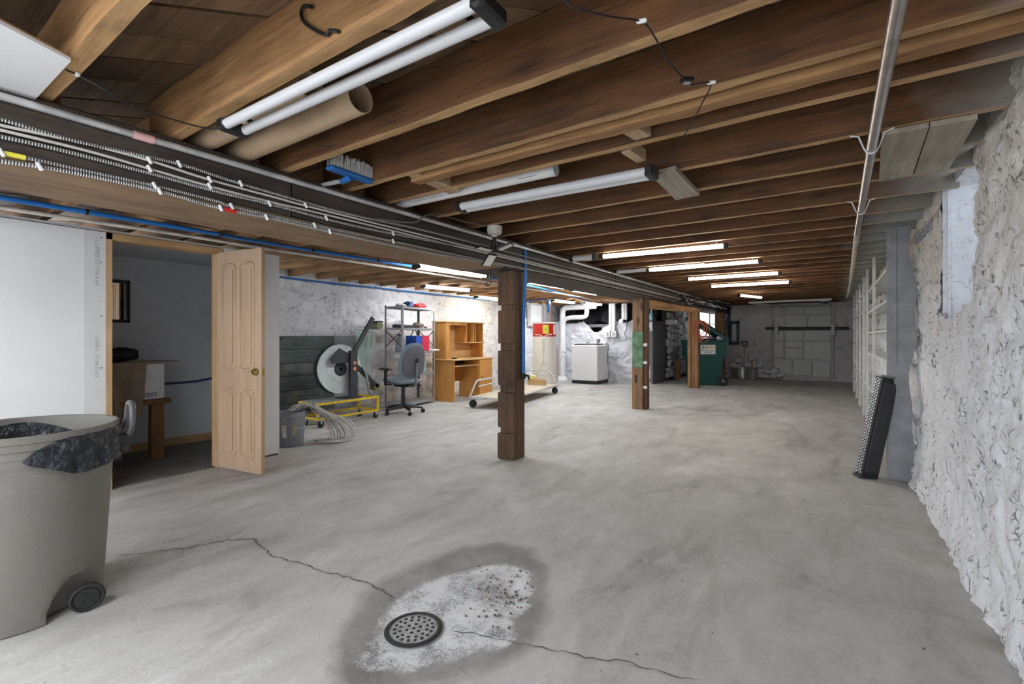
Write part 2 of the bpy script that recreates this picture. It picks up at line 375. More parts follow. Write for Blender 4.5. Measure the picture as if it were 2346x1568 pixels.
wet_px = [(752, 1530), (775, 1440), (830, 1360), (880, 1325), (960, 1285), (1060, 1255), (1150, 1243), (1225, 1258), (1258, 1310), (1262, 1400), (1240, 1470), (1200, 1510), (1100, 1545), (1000, 1575), (860, 1610), (770, 1600)]
SP = [tuple(Zp(*p))[:2] for p in salt_px]; WP = [tuple(Zp(*p))[:2] for p in wet_px]
xs = np.unique(np.round(np.concatenate([np.arange(-6.8, -2.05, .12), np.arange(-2.05, -.55, .0125), np.arange(-.55, .95, .1)]), 4))
ys = np.unique(np.round(np.concatenate([np.arange(-2.6, .85, .15), np.arange(.85, 2.45, .0125), np.arange(2.45, 14.95, .12)]), 4))
gx, gy = np.meshgrid(xs, ys); px, py = gx.ravel(), gy.ravel()
ws, ss = poly_sdf(px, py, WP), poly_sdf(px, py, SP); dd = np.hypot(px - DR.x, py - DR.y)
pz = fbm(np.stack([px * .7, py * .7, px * 0], 1), 3, 3) * .004 - .016 * np.clip(-ws / .16, 0, 1) ** 2 - .010 * np.exp(-(dd / .12) ** 2)
pz = np.where(dd < .07, pz - .02, pz); far = np.clip((np.abs(px - DR.x) + np.abs(py - DR.y) - .2) / .5, 0, 1)
fl = np_mesh('floor', np.stack([px, py, pz], 1), gquads(len(xs), len(ys)))
for nm, arr in (('wet', ws), ('salt', ss)):
    a = fl.attributes.new(nm, 'FLOAT', 'POINT'); a.data.foreach_set('value', np.clip(arr, -1, 1).astype(np.float32))
t = NT('concrete_floor'); co = t.coord(rnd=False); big = t.noise(co, .9, 6, .6, .4); mid = t.noise(t.coord((1, .45, 1), rnd=False, rot=(0, 0, .6)), 4.5, 7, .68, .5); fine = t.noise(co, 60, 5, .7)
m = t.math('MULTIPLY_ADD', mid, .55, t.math('MULTIPLY_ADD', big, .45, t.math('MULTIPLY', t.math('SUBTRACT', fine, .5), .30)))
c = t.ramp(m, [(.33, (.30, .29, .272)), (.45, (.455, .445, .427)), (.56, (.545, .535, .518)), (.66, (.66, .655, .64))])
st_ = t.ramp(t.noise(t.coord((1.3, .35, 1), rnd=False, rot=(0, 0, .25)), 1.7, 6, .7, .8), [(.56, 0.), (.70, .55)]); c = t.mix(st_, c, (.24, .225, .205)); pt = t.ramp(t.noise(t.coord((1, .6, 1), rnd=False, rot=(0, 0, -.5)), 2.6, 7, .75, 1.2), [(.54, 0.), (.66, .7)]); c = t.mix(pt, c, (.58, .575, .56))
sp = t.vor(co, 26, 'F1').outputs['Distance']; spm = t.math('MULTIPLY', t.ramp(sp, [(.05, 1.), (.085, 0.)]), t.ramp(t.noise(co, 3.1, 3), [(.52, 0.), (.58, 1.)])); c = t.mix(t.math('MULTIPLY', spm, .75), c, (.06, .052, .045))
lsp = t.math('MULTIPLY', t.ramp(t.vor(co, 42, 'F1').outputs['Distance'], [(.08, 1.), (.13, 0.)]), t.ramp(t.noise(co, 2.3, 4), [(.55, 0.), (.62, 1.)])); c = t.mix(t.math('MULTIPLY', lsp, .6), c, (.62, .61, .58))
sx = t.n('ShaderNodeSeparateXYZ', i_0=t.n('ShaderNodeTexCoord').outputs['Object'])
dust = t.math('MULTIPLY', t.n('ShaderNodeMapRange', i_0=sx.outputs[0], i_1=.22, i_2=.6).outputs[0], t.ramp(t.noise(co, 3.5, 5), [(.42, 0.), (.65, .8)])); c = t.mix(dust, c, (.30, .25, .20))
aw = t.n('ShaderNodeAttribute', attribute_name='wet').outputs['Fac']; as_ = t.n('ShaderNodeAttribute', attribute_name='salt').outputs['Fac']
wn = t.math('MULTIPLY_ADD', t.math('SUBTRACT', t.noise(co, 7, 6, .65), .5), .10, aw); wetf = t.n('ShaderNodeMapRange', i_0=wn, i_1=.02, i_2=-.05).outputs[0]
rim = t.math('MULTIPLY', t.ramp(t.math('ABSOLUTE', t.math('SUBTRACT', wn, .05)), [(.02, .55), (.06, 0.)]), 1.0); c = t.mix(rim, c, (.52, .51, .49))
c = t.mix(t.math('MULTIPLY', wetf, t.ramp(t.noise(co, 3.2, 4), [(.35, .45), (.65, .9)])), c, (.19, .18, .165))
sn = t.math('ADD', t.math('MULTIPLY_ADD', t.math('SUBTRACT', t.noise(co, 9, 7, .75, .6), .5), .16, as_), t.math('MULTIPLY', t.math('SUBTRACT', t.noise(co, 90, 4, .7), .5), .05)); saltf = t.n('ShaderNodeMapRange', i_0=sn, i_1=.012, i_2=-.02).outputs[0]
grit = t.ramp(t.math('MULTIPLY_ADD', t.noise(co, 150, 3, .8), .6, t.math('MULTIPLY', t.noise(co, 6, 5, .7), .75)), [(.64, 0.), (.78, 1.)])
salt = t.mix(t.math('MULTIPLY', grit, .85), (.80, .805, .82), (.10, .10, .105)); c = t.mix(t.math('MULTIPLY', saltf, .92), c, salt)
t.col(c); t.put(t.b.inputs['Roughness'], t.ramp(t.noise(co, 3, 5), [(.3, .55), (.7, .8)])); t.bump(t.noise(co, 22, 5, .7), .2, .008)
MT['floor'] = t.mat
floor = struct(obj('floor', fl, t.mat), 'grey mottled concrete basement floor with cracks')
def crack(pts, wmax=.006):
    P = [Zp(*p) for p in pts]; Q = []; rr = random.Random(int(pts[0][0]))
    for a, b in zip(P, P[1:]):
        n = max(2, int((b - a).length / .025))
        for k in range(n):
            q = a.lerp(b, k / n); d = (b - a).normalized(); s = V((-d.y, d.x, 0)) * rr.uniform(-.010, .010); Q.append(q + s)
    Q.append(P[-1]); mb = MB(); vs = []
    sd = poly_sdf(np.array([q.x for q in Q]), np.array([q.y for q in Q]), WP)
    for i, q in enumerate(Q):
        d = (Q[min(i + 1, len(Q) - 1)] - Q[max(0, i - 1)]).normalized(); wd = wmax * (.25 + .75 * rr.random()) * min(1, (i + 1) / 5, (len(Q) - i) / 5) / 2; s = V((-d.y, d.x, 0)) * wd
        z = .0046 - .016 * min(1, max(0, -sd[i] / .16)) ** 2
        vs += [(q.x - s.x, q.y - s.y, z), (q.x + s.x, q.y + s.y, z)]
    mb.add(vs, [(2 * i, 2 * i + 1, 2 * i + 3, 2 * i + 2) for i in range(len(Q) - 1)])
    obj('floor_crack', mb, MT['mortar'], floor)
crack([(243, 1277), (330, 1268), (420, 1258), (520, 1240), (582, 1236), (600, 1255), (625, 1275), (680, 1292), (740, 1312), (800, 1325), (850, 1342), (885, 1358), (915, 1383)], .010)
crack([(1020, 1437), (1090, 1446), (1150, 1460), (1190, 1475), (1260, 1490), (1340, 1507), (1430, 1520), (1500, 1540), (1600, 1562)], .008)
crack([(600, 1215), (700, 1175), (780, 1150), (860, 1130), (905, 1120)], .004)
crack([(1280, 985), (1330, 975), (1375, 960), (1385, 950)], .006)
# drain grate
dr = thing('floor_drain', 'round perforated metal drain grate set in the white salt-stained floor hollow', 'drain', (DR.x, DR.y, -.012)); dr.scale = (.79, .79, 1)
mb = MB(); holes = [(0, 0)] + [(.105 * q * .33 * math.cos(a * 2 * PI / (6 * q) + q), .105 * q * .33 * math.sin(a * 2 * PI / (6 * q) + q)) for q in (1, 2) for a in range(6 * q)] + [(.094 * math.cos(a * 2 * PI / 18), .094 * math.sin(a * 2 * PI / 18)) for a in range(18)]
obj('grate', MB().at((0, 0, 0)).lathe([(0, .004), (.09, .0045), (.118, .002), (.122, -.004), (0, -.004)], 40), plain('grate_metal', (.42, .42, .43), .6, .4, var=.35, vs=30, bump=.5, bs=90), dr, True, False)
for hx, hy in holes: mb.at((hx, hy, 0)).lathe([(0, .0055), (.0085, .0055), (.0085, .003), (0, .003)], 8)
obj('drain_hole', mb, MT['inkk'], dr, False, False)
obj('rim_gap', MB().lathe([(.121, .003), (.121, .0065), (.134, .0065), (.145, .003)], 40), MT['inkk'], dr, False, False)
mb = MB(); rr = random.Random(4)
for k in range(130):
    u_, v_ = rr.gauss(1165, 48), rr.gauss(1365, 34); q = Zp(u_, v_); r_ = rr.uniform(.002, .008)
    mb.ball((q.x, q.y, -.008 + r_ * .4), r_, 5, 3, (1, rr.uniform(.6, 1), .7))
for k in range(60):
    q = V((rr.uniform(-1.5, .45), rr.uniform(1.2, 5), 0)); r_ = rr.uniform(.002, .006); mb.ball((q.x, q.y, .003), r_, 5, 3, (1, .6, .6))
g_ = tag(obj('gravel_grit', mb, plain('grit', (.16, .13, .11), .9, var=.5, vs=20)), 'loose dark grit scattered on the concrete around the drain', 'grit'); g_['kind'] = 'stuff'
# ================================================================== WALLS
WL, WR, WB, WM, WP_ = -6.5, .56, 14.5, 11.35, -4.45
def rough_wall(name, fn, us, vs, nrm, amp, seed, mat, hole=None, label=None, cell=3.2, bulge=0.0):
    gu, gv = np.meshgrid(us, vs); u, v = gu.ravel(), gv.ravel(); P = fn(u, v).astype(float)
    q = P + .25 * np.stack([vnoise(P * 2.1, seed + 30), vnoise(P * 2.1, seed + 31), vnoise(P * 2.1, seed + 32)], 1)
    f1, f2 = worley(q * cell, seed); e = np.clip((f2 - f1) / .35, 0, 1); e = e * e * (3 - 2 * e)
    g1, g2 = worley(q * cell * 2.7, seed + 5); e2 = np.clip((g2 - g1) / .3, 0, 1)
    d = amp * (.65 * e + .30 * e2 + .9 * fbm(P * 1.7, 3, seed) + .4 * fbm(P * 9, 3, seed + 9) - .5)
    if bulge: d = d + bulge * np.clip((.35 - v) / .35, 0, 1) ** 2
    P = P + d[:, None] * np.array(nrm)
    mask = None
    if hole is not None: mask = ~hole(u + .04 * vnoise(P * 8, 40), v + .04 * vnoise(P * 8, 41))
    return struct(obj(name, np_mesh(name, P, gquads(len(us), len(vs), mask)), mat), label)
zz = np.arange(-.02, 2.26, .035)
yl = np.concatenate([np.arange(-2.6, 1.4, .15), np.arange(1.4, 5.4, .018), np.arange(5.4, 14.7, .12)])
HY0, HY1, HZ0 = 3.08, 3.88, 1.27
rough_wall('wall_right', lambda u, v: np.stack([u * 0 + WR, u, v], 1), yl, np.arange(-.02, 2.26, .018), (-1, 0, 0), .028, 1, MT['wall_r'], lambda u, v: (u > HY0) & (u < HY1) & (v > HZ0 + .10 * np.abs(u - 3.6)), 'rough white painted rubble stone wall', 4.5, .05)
# window reveal in the right wall (daylight falls in from a light well)
rv = MB()
def jam(y, sgn):
    def f(u, v):
        p = np.array([[.565 + .60 * u, y, 1.12 + 1.0 * v]]); d = .02 * fbm(p * 4, 3, 50)[0] + .008 * fbm(p * 14, 2, 51)[0]; return (p[0, 0], y + sgn * (d - .01), p[0, 2])
    return f
rv.grid(jam(HY1 - .01, -1), 26, 36); rv.grid(jam(HY0 - .02, 1), 12, 16); rv.box(.585, .60, HY1 - .02, HY1 + .3, 1.0, 2.2).box(.585, .60, HY0 - .3, HY0 - .01, 1.0, 2.2).box(.585, .6, HY0 - .3, HY1 + .3, 1.0, 1.24)
def sillf(u, v):
    p = np.array([[.565 + .60 * u, HY0 - .1 + (HY1 - HY0 + .2) * v, 0]]); return (p[0, 0], p[0, 1], 1.24 + .42 * u + .02 * fbm(p * 6, 3, 55)[0])
rv.grid(sillf, 16, 22)
rv.box(1.165, 1.22, HY0 - .1, HY1 + .1, 1.1, 1.80).box(1.165, 1.22, HY0 - .1, HY0 + .14, 1.80, 2.06).box(1.165, 1.22, HY1 - .14, HY1 + .1, 1.80, 2.06).box(.60, 1.22, HY0 - .1, HY1 + .1, 2.06, 2.12)
struct(obj('window_1', rv, stone_paint('reveal_paint', (.86, .88, .92), (.84, .85, .88), amount=.45, seed=6, cs=9), None, True), 'deep rough window reveal lit by bluish daylight')
# left wall, middle half wall, back wall
rough_wall('wall_left', lambda u, v: np.stack([u * 0 + WL, u, v], 1), np.concatenate([np.arange(2.3, 9, .035), np.arange(9, 12.5, .06)]), zz, (1, 0, 0), .05, 3, MT['wall_l'], None, 'white painted fieldstone wall lit by tube lights', 3.4)
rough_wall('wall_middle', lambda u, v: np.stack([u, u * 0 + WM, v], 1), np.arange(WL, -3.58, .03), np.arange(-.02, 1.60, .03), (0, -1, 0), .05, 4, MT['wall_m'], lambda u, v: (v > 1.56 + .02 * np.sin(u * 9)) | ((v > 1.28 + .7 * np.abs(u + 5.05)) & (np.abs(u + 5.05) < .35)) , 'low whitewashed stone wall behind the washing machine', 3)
struct(obj('wall_pier', MB().box(-3.68, -3.58, WM - .02, 12.35, 0, 1.55, .01), MT['cement']), 'dark cement end face of the low stone wall')
struct(obj('wall_crawlspace', MB().box(WL - .2, -3.68, 12.35, 12.45, 0, 2.24), MT['mortar']), 'dark earth back of the cavity above the low wall')
struct(obj('floor_crawlspace', MB().box(WL, -3.69, WM + .06, 12.34, 1.40, 1.48), MT['mortar']), 'dark earth floor of the cavity above the low wall')
mb = MB().grid(lambda u, v: (-5.9 + 2.25 * u, WM + .35 + .12 * math.sin(u * 9) + .2 * v, 1.54 + .46 * v + .03 * math.sin(u * 23)), 30, 6)
tag(obj('black_tarp', mb, MT['tarp'], None, True), 'crumpled black plastic sheeting in the cavity above the low wall', 'tarp')
WY0 = Yp(1604, 705, WB); WY1 = Yp(1648, 770, WB)
xb = np.arange(-3.75, .7, .035)
wb = rough_wall('wall_back', lambda u, v: np.stack([u, u * 0 + WB, v], 1), xb, zz, (0, -1, 0), .03, 6, MT['wall_b'], lambda u, v: (u > WY0.x) & (u < WY1.x) & (v > WY1.z) & (v < WY0.z), 'grey parged stone wall at the far end', 2.5)
# block infill of the old doorway: every block its own piece
def blk(u0, v0, u1, v1, dep=.05, par=wb, mat='block'):
    a, b = Yp(u0, v0, WB - dep), Yp(u1, v1, WB - dep); x0, x1 = sorted((a.x, b.x)); z0, z1 = sorted((a.z, b.z))
    obj('block', MB().box(x0 + .008, x1 - .008, WB - dep, WB + .05, max(z0, .02) + .008, z1 - .008, .012), MT[mat], par)
for r in [(1773, 702, 1797, 722), (1800, 702, 1843, 722), (1843, 702, 1906, 722), (1773, 722, 1797, 750), (1800, 722, 1850, 750), (1850, 722, 1906, 750), (1775, 757, 1796, 782), (1797, 757, 1841, 781), (1841, 757, 1906, 782), (1772, 782, 1796, 820), (1797, 782, 1840, 797), (1797, 797, 1840, 822), (1841, 782, 1906, 826), (1771, 821, 1815, 858), (1816, 824, 1860, 862), (1860, 827, 1903, 866)]: blk(*r)
blk(1907, 698, 1911, 868, .09, wb, 'wall_b'); blk(1766, 700, 1771, 866, .09, wb, 'wall_b')
# stones: a few shared lumps
STN = []
for k in range(6):
    bm = bmesh.new(); bmesh.ops.create_icosphere(bm, subdivisions=2, radius=1); rr = random.Random(k)
    for vv in bm.verts:
        s_ = 1 + .28 * (vnoise(np.array([[vv.co.x * 1.3 + k * 9, vv.co.y * 1.3, vv.co.z * 1.3]]), k)[0]); vv.co = V([math.copysign(min(abs(q), .72), q) for q in vv.co]) * s_
    me = bpy.data.meshes.new('stone'); bm.to_mesh(me); bm.free(); me.materials.append(MT['rubble']); STN.append(me)
def stone(p, s, par, rnd):
    o = bpy.data.objects.new('stone', STN[rnd.randrange(6)]); C.objects.link(o); o.parent = par; o.location = p; o.scale = s; o.rotation_euler = (rnd.uniform(-.3, .3), rnd.uniform(-.3, .3), rnd.uniform(-.4, .4)); return o
rr = random.Random(11)
for u0, v0, u1, top0, top1 in ((1652, 866, 1790, 812, 862),):
    u = u0
    while u < u1:
        tp = 830 if u < 1700 else top0 + 6 + (u - 1712) / 78 * 46; v = v0
        while v > tp:
            q = Yp(u + rr.uniform(-3, 3), v - 5, WB - .10); stone((q.x, q.y, max(q.z, .05)), (rr.uniform(.09, .15), .12, rr.uniform(.06, .10)), wb, rr); v -= rr.uniform(9, 13)
        u += rr.uniform(12, 17)
# rubble wall of the back passage, facing right
al = struct(obj('wall_alcove', MB().box(-3.75, -3.58, 12.35, WB + .1, 0, 2.24), MT['mortar']), 'dark mortar wall of loose whitewashed rubble stones')
y = 12.5
while y < 14.4:
    z = .08
    while z < 1.75:
        hgt = rr.uniform(.07, .13); stone((-3.55 + rr.uniform(-.02, .03), y + rr.uniform(-.05, .05), z + hgt * .8), (rr.uniform(.06, .10), rr.uniform(.10, .16), hgt), al, rr); z += hgt * 1.75
    y += rr.uniform(.22, .28)
for (y0, z0, z1) in ((13.0, 1.8, 2.02), (13.4, 1.8, 2.02), (13.85, 1.8, 2.02)): obj('block', MB().box(-3.6, -3.5, y0, y0 + .38, z0, z1, .01), MT['block'], al)
# far window
wn_ = struct(obj('window_2', MB().box(WY0.x - .03, WY0.x, WB - .04, WB + .08, WY1.z, WY0.z).box(WY1.x, WY1.x + .04, WB - .04, WB + .08, WY1.z, WY0.z).box(WY0.x - .03, WY1.x + .04, WB - .04, WB + .08, WY1.z - .04, WY1.z).box(WY0.x - .03, WY1.x + .04, WB - .04, WB + .08, WY0.z, WY0.z + .04), MT['shelf']), 'small bright cellar window in the far corner')
xm = (WY0.x + WY1.x) / 2; zm = (WY0.z * .42 + WY1.z * .58)
obj('mullion', MB().box(xm - .012, xm + .012, WB + .0, WB + .03, WY1.z, WY0.z), MT['shelf_g'], wn_); obj('mullion', MB().box(WY0.x, WY1.x, WB + .0, WB + .03, zm - .012, zm + .012), MT['shelf_g'], wn_)
for xa, xb_ in ((WY0.x, xm - .012), (xm + .012, WY1.x)):
    for za, zb in ((WY1.z, zm - .012), (zm + .012, WY0.z)): obj('pane', MB().box(xa, xb_, WB + .012, WB + .016, za, zb), MT['pane'], wn_)
# ================================================================== CEILING
JZ, DZ = 2.03, 2.245
ceil = struct(obj('ceiling', MB().box(WL - .1, .75, -2.6, WB + .3, DZ + .022, DZ + .12), MT['deck']), 'underside of the floor above with open wooden joists')
def clip(poly, ax, lim, keep_gt):
    out = []
    for i in range(len(poly)):
        a, b = poly[i], poly[(i + 1) % len(poly)]; ia, ib = ((a[ax] > lim) == keep_gt), ((b[ax] > lim) == keep_gt)
        if ia: out.append(a)
        if ia != ib:
            k = (lim - a[ax]) / (b[ax] - a[ax]); out.append(tuple(a[j] + (b[j] - a[j]) * k for j in (0, 1)))
    return out
s2 = math.sqrt(.5); k = -2.6 * s2 - .7 * s2
wdeck = []
for kk in range(3): wdeck.append(wood('deck_plank_%d' % kk, (.030 + .01 * kk, .017 + .006 * kk, .009 + .003 * kk), (.16 + .05 * kk, .09 + .035 * kk, .045 + .02 * kk), 'x', .9))
while k < (WB + .3 - WL) * s2:
    wd = random.uniform(.16, .205); cs = []
    for (a, b) in ((-20, k + .004), (20, k + .004), (20, k + wd - .004), (-20, k + wd - .004)): cs.append((a * s2 - b * s2 - 0, a * s2 + b * s2))
    for ax, lim, g in ((0, WL - .1, True), (0, .75, False), (1, -2.6, True), (1, WB + .3, False)): cs = clip(cs, ax, lim, g) if cs else cs
    if len(cs) >= 3:
        dz = random.uniform(0, .006); obj('deck_plank', MB().prism(cs, DZ - dz, DZ + .021), random.choice(wdeck), ceil)
    k += wd
RJ = [-2.2, -1.8, -1.38, -.95, -.5, -.1, .46, .88, 1.385, 1.78, 2.095, 2.545, 2.955, 3.34, 3.77, 4.21, 4.60] + [5.0 + .41 * k for k in range(24)]
def lumpy(x0, x1, y0, y1, z0, z1, seed, n=24):  # sawn timber along X with slightly uneven faces
    mb = MB(); vs = []; rr = random.Random(seed)
    for i in range(n + 1):
        x = x0 + (x1 - x0) * i / n; a = [rr.uniform(-.0022, .0022) for _ in range(4)]
        vs += [(x, y0 + a[0], z0 + a[1]), (x, y1 + a[2], z0 + a[3] + .0015), (x, y1 + a[2], z1), (x, y0 + a[0], z1)]
    fs = [(0, 3, 2, 1), tuple(n * 4 + q for q in (0, 1, 2, 3))]
    for i in range(n):
        for q in range(4): fs.append((i * 4 + q, i * 4 + (q + 1) % 4, i * 4 + 4 + (q + 1) % 4, i * 4 + 4 + q))
    return mb.add(vs, fs)
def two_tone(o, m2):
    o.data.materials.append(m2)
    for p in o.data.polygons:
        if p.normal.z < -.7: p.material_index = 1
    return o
for i, y in enumerate(RJ):
    if y > WB: continue
    t_ = .05 if y < 8 else .045; mt = 'joist'
    if i in (6, 7): mt = 'joist_lt'
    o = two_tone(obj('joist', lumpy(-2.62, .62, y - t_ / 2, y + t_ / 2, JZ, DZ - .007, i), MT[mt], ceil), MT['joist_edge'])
    obj('joist', lumpy(WL - .05, -2.55, y + .052 - t_ / 2, y + .052 + t_ / 2, JZ, DZ - .007, 100 + i), MT['joist_l'], ceil)
obj('sister_joist', lumpy(-1.95, .62, 1.855, 1.925, JZ - .012, DZ - .06, 77), MT['joist_lt'], ceil)
def strip_poly(name, pts, z0, z1, mat, parent):
    P = [Zp(u, v, z0) for u, v in pts]; return obj(name, MB().prism([(p.x, p.y) for p in P], z0, z1), mat, parent)
strip_poly('blocking', [(925, 399), (960, 400), (1058, 436), (1030, 445)], JZ + .004, JZ + .09, MT['scrapx'], ceil)
strip_poly('blocking', [(1400, 292), (1440, 283), (1492, 312), (1455, 322)], JZ + .004, JZ + .06, MT['scrapx'], ceil)
strip_poly('blocking', [(1424, 352), (1446, 346), (1480, 368), (1460, 374)], JZ + .004, JZ + .06, MT['scrapx'], ceil)
sb = strip_poly('nailed_board', [(1494, 405), (1548, 391), (1603, 448), (1548, 459)], JZ - .028, JZ - .002, MT['scrap'], None); tag(sb, 'short weathered board nailed under the joists beside a twin tube light', 'board')
pb = thing('patch_boards', 'two split weathered boards nailed under the joists near the stone wall', 'boards', tuple(Zp(2100, 350, JZ - .02)))
strip_poly('board', [(2020, 312), (2128, 292), (2090, 402), (2014, 417)], JZ - .024, JZ - .003, MT['scrap'], pb)
strip_poly('board', [(2131, 291), (2240, 272), (2172, 392), (2094, 401)], JZ - .024, JZ - .003, MT['scrap'], pb)
# white board at top left
P = [Zp(*p, JZ - .016) for p in ((-160, -30), (163, 140), (70, 240), (-160, 205))]
db = thing('ceiling_drywall', 'white drywall offcut screwed under the joists beside the wooden beam', 'drywall', tuple(P[2]))
obj('sheet', MB().prism([(p.x, p.y) for p in P], JZ - .016, JZ - .006), MT['drywall'], db); obj('backing', MB().prism([(p.x, p.y) for p in P], JZ - .0055, JZ - .0005), MT['drywall_core'], db)
# ================================================================== BEAM AND POSTS
bmt = thing('support_beam', 'long dark timber beam carrying the joists and strung with cables', 'beam', (-2.63, 0, 1.78))
for k, (a, b, dz) in enumerate(((-2.6, 1.42, 0), (1.425, 6.0, .004), (6.005, 10.9, -.003), (10.905, WB, 0))):
    obj('timber', MB().box(-2.86, -2.40 - dz, a, b, 1.795 + dz, JZ - .002, .006), MT['beam'], bmt)
obj('bottom_plank', MB().box(-2.88, -2.398, -2.6, 3.4, 1.765, 1.794, .006), MT['beam_lt'], bmt); obj('bottom_plank', MB().box(-2.87, -2.402, 3.41, 10.9, 1.768, 1.794, .006), MT['beam'], bmt)
def notched_post(mb_boxes, mat, par, name='timber'): obj(name, mb_boxes, mat, par)
p1 = thing('wooden_post', 'dark rough-sawn post with notched edge and blue pipe strapped to it', 'post', (-2.525, 3.69, 0))
X0, X1, Y0, Y1 = -2.62, -2.43, 3.60, 3.785
mb = MB(); nz = [(0, .02, 0), (.23, 0, 0)]
segs = [(0, .24, 0), (.24, .295, .022), (.295, .625, .0), (.625, .69, .026), (.69, 1.02, .004), (1.02, 1.085, .024), (1.085, 1.40, .006), (1.40, 1.45, .03), (1.45, 1.768, .0)]
for a, b, n in segs: mb.box(X0 + n + .006 * math.sin(a * 9), X1, Y0 + n * .6, Y1, a, b, .004)
obj('timber', mb, MT['post'], p1)
p2 = thing('wooden_post', 'worn brown post with a faded green painted middle and white tags', 'post', (-2.54, 7.36, 0))
obj('timber', MB().box(-2.635, -2.46, 7.27, 7.45, 0, .66, .008), MT['post2'], p2); obj('timber', MB().box(-2.628, -2.465, 7.275, 7.445, 1.23, 1.79, .008), MT['post2'], p2)
obj('green_band', MB().box(-2.633, -2.46, 7.27, 7.448, .66, 1.23, .008), MT['post_g'], p2, label='faded green painted middle section of the post')
obj('side_strip', MB().box(-2.455, -2.405, 7.3, 7.43, 0, 1.78, .004), MT['post'], p2)
for z in (.33, .72, 1.0): obj('white_tag', MB().box(-2.458, -2.40, 7.29, 7.31, z, z + .045), MT['white'], p2)
obj('knot_hole', MB().box(-2.585, -2.555, 7.262, 7.275, .42, .55, .006), MT['inkk'], p2)
p3 = thing('wooden_post', 'orange-brown grooved post hung with loops of red wire', 'post', (-2.57, 11.05, 0))
mb = MB().box(-2.68, -2.615, 10.96, 11.14, 0, 1.78, .006).box(-2.61, -2.53, 10.985, 11.14, 0, 1.78, .006).box(-2.525, -2.46, 10.96, 11.14, 0, 1.78, .006); obj('timber', mb, MT['post3'], p3)
p4 = thing('wooden_post', 'squat brown post standing beside the bright cellar window', 'post', tuple(Yp(1651, 760, 13.6).xy) + (0,))
q = Yp(1651, 760, 13.6); obj('timber', MB().box(q.x - .13, q.x + .10, 13.5, 13.7, 0, 1.8, .01), MT['post2'], p4)
lg = thing('log_beam', 'round peeled log lying under the beam between two posts', 'log', (-2.52, 9.2, 1.68))
obj('bark', MB().tube([(-2.50 + .02 * math.sin(k), 7.52 + k * .36, 1.685 + .008 * k) for k in range(11)], [.082, .085, .08, .08, .083, .08, .078, .08, .08, .078, .08], 14), MT['log'], lg, True)
obj('cut_end', MB().at((-2.50, 7.515, 1.685), 0, PI / 2).cyl(.074, 0, .004, 18), MT['pine'], lg)
# ================================================================== PARTITION WITH DOORWAY
DY0, DY1 = 1.215, 1.955
pw = struct(obj('wall_partition', MB().box(WP_ - .012, WP_, -2.6, DY0 - .035, .045, 1.925), MT['drywall']), 'white unpainted drywall partition')
obj('drywall_panel', MB().box(WP_ - .012, WP_, DY1 + .03, 2.505, .02, 1.935), MT['drywall'], pw)
obj('tapered_edge', MB().box(WP_, WP_ + .0012, DY0 - .16, DY0 - .036, .046, 1.924), MT['white'], pw)
obj('sole_plate', MB().box(WP_ - .10, WP_ - .014, -2.6, DY0 - .04, 0, .044), MT['mortar'], pw); obj('sole_plate', MB().box(WP_ - .10, WP_ - .005, DY1 + .04, 2.49, 0, .02), MT['mortar'], pw)
for y in [DY0 - .035, DY0 - .5, DY0 - .95, 0 - .3, DY1 + .005, 2.46]: obj('stud', MB().box(WP_ - .10, WP_ - .0125 if not abs(y - DY0 + .035) < .01 else WP_ + .004, y, y + .038, 0, 1.93), MT['pine'], pw)
obj('header', MB().box(WP_ - .10, WP_ + .004, DY0 - .035, DY1 + .045, 1.875, 1.93, .003), MT['pineh'], pw)
obj('hinge_jamb', MB().box(WP_ - .10, WP_ + .006, DY1 - .012, DY1 + .03, 0, 1.885, .003), MT['pine'], pw)
mb = MB()
for y in (.45, -.05, -.6):
    for k in range(14): mb.at((WP_ + .0006, y, .12 + k * .135), 0, 0, PI / 2).cyl(.0035, 0, .0008, 6)
for (yy, z) in ((DY0 - .06, 1.88), (DY0 - .062, 1.70), (DY0 - .06, 1.3), (DY0 - .06, .92), (DY0 - .06, .3)): mb.at((WP_ + .0015, yy, z), 0, 0, PI / 2).cyl(.006, 0, .001, 6)
for z in (.1, .42, .78, 1.1, 1.42, 1.7, 1.88): mb.at((WP_ + .0006, 2.14 + .1 * math.sin(z * 7), z), 0, 0, PI / 2).cyl(.006, 0, .001, 6)
obj('screw_head', mb, MT['ink'], pw)
def text(name, s, size, M4, mat, parent, ext=.0006):
    cu = bpy.data.curves.new(name, 'FONT'); cu.body = s; cu.size = size; cu.extrude = ext; cu.resolution_u = 2; cu.align_x = 'CENTER'; cu.align_y = 'CENTER'
    tmp = bpy.data.objects.new(name, cu); C.objects.link(tmp); dg = bpy.context.evaluated_depsgraph_get(); me = bpy.data.meshes.new_from_object(tmp.evaluated_get(dg)); bpy.data.objects.remove(tmp)
    me.transform(M4); me.materials.clear(); me.materials.append(mat); return obj(name, me, mat, parent)
def tmx(o, x, y):  # text frame: x axis and up axis
    x = V(x).normalized(); y = V(y).normalized(); zx = x.cross(y); m = Matrix((x, y, zx)).transposed().to_4x4(); m.translation = V(o); return m
grey_ink = plain('printed_grey', (.42, .42, .44), .8)
text('printed_text', '(C UMPDUSTS MR 4 mil', .034, tmx((WP_ + .0022, DY0 - .085, 1.70), (0, 0, -1), (0, 1, 0)), grey_ink, pw, .0003)
text('printed_text', '2 0085.9   1C the DrySe', .030, tmx((WP_ + .0022, DY0 - .085, 1.0), (0, 0, -1), (0, 1, 0)), grey_ink, pw, .0003)
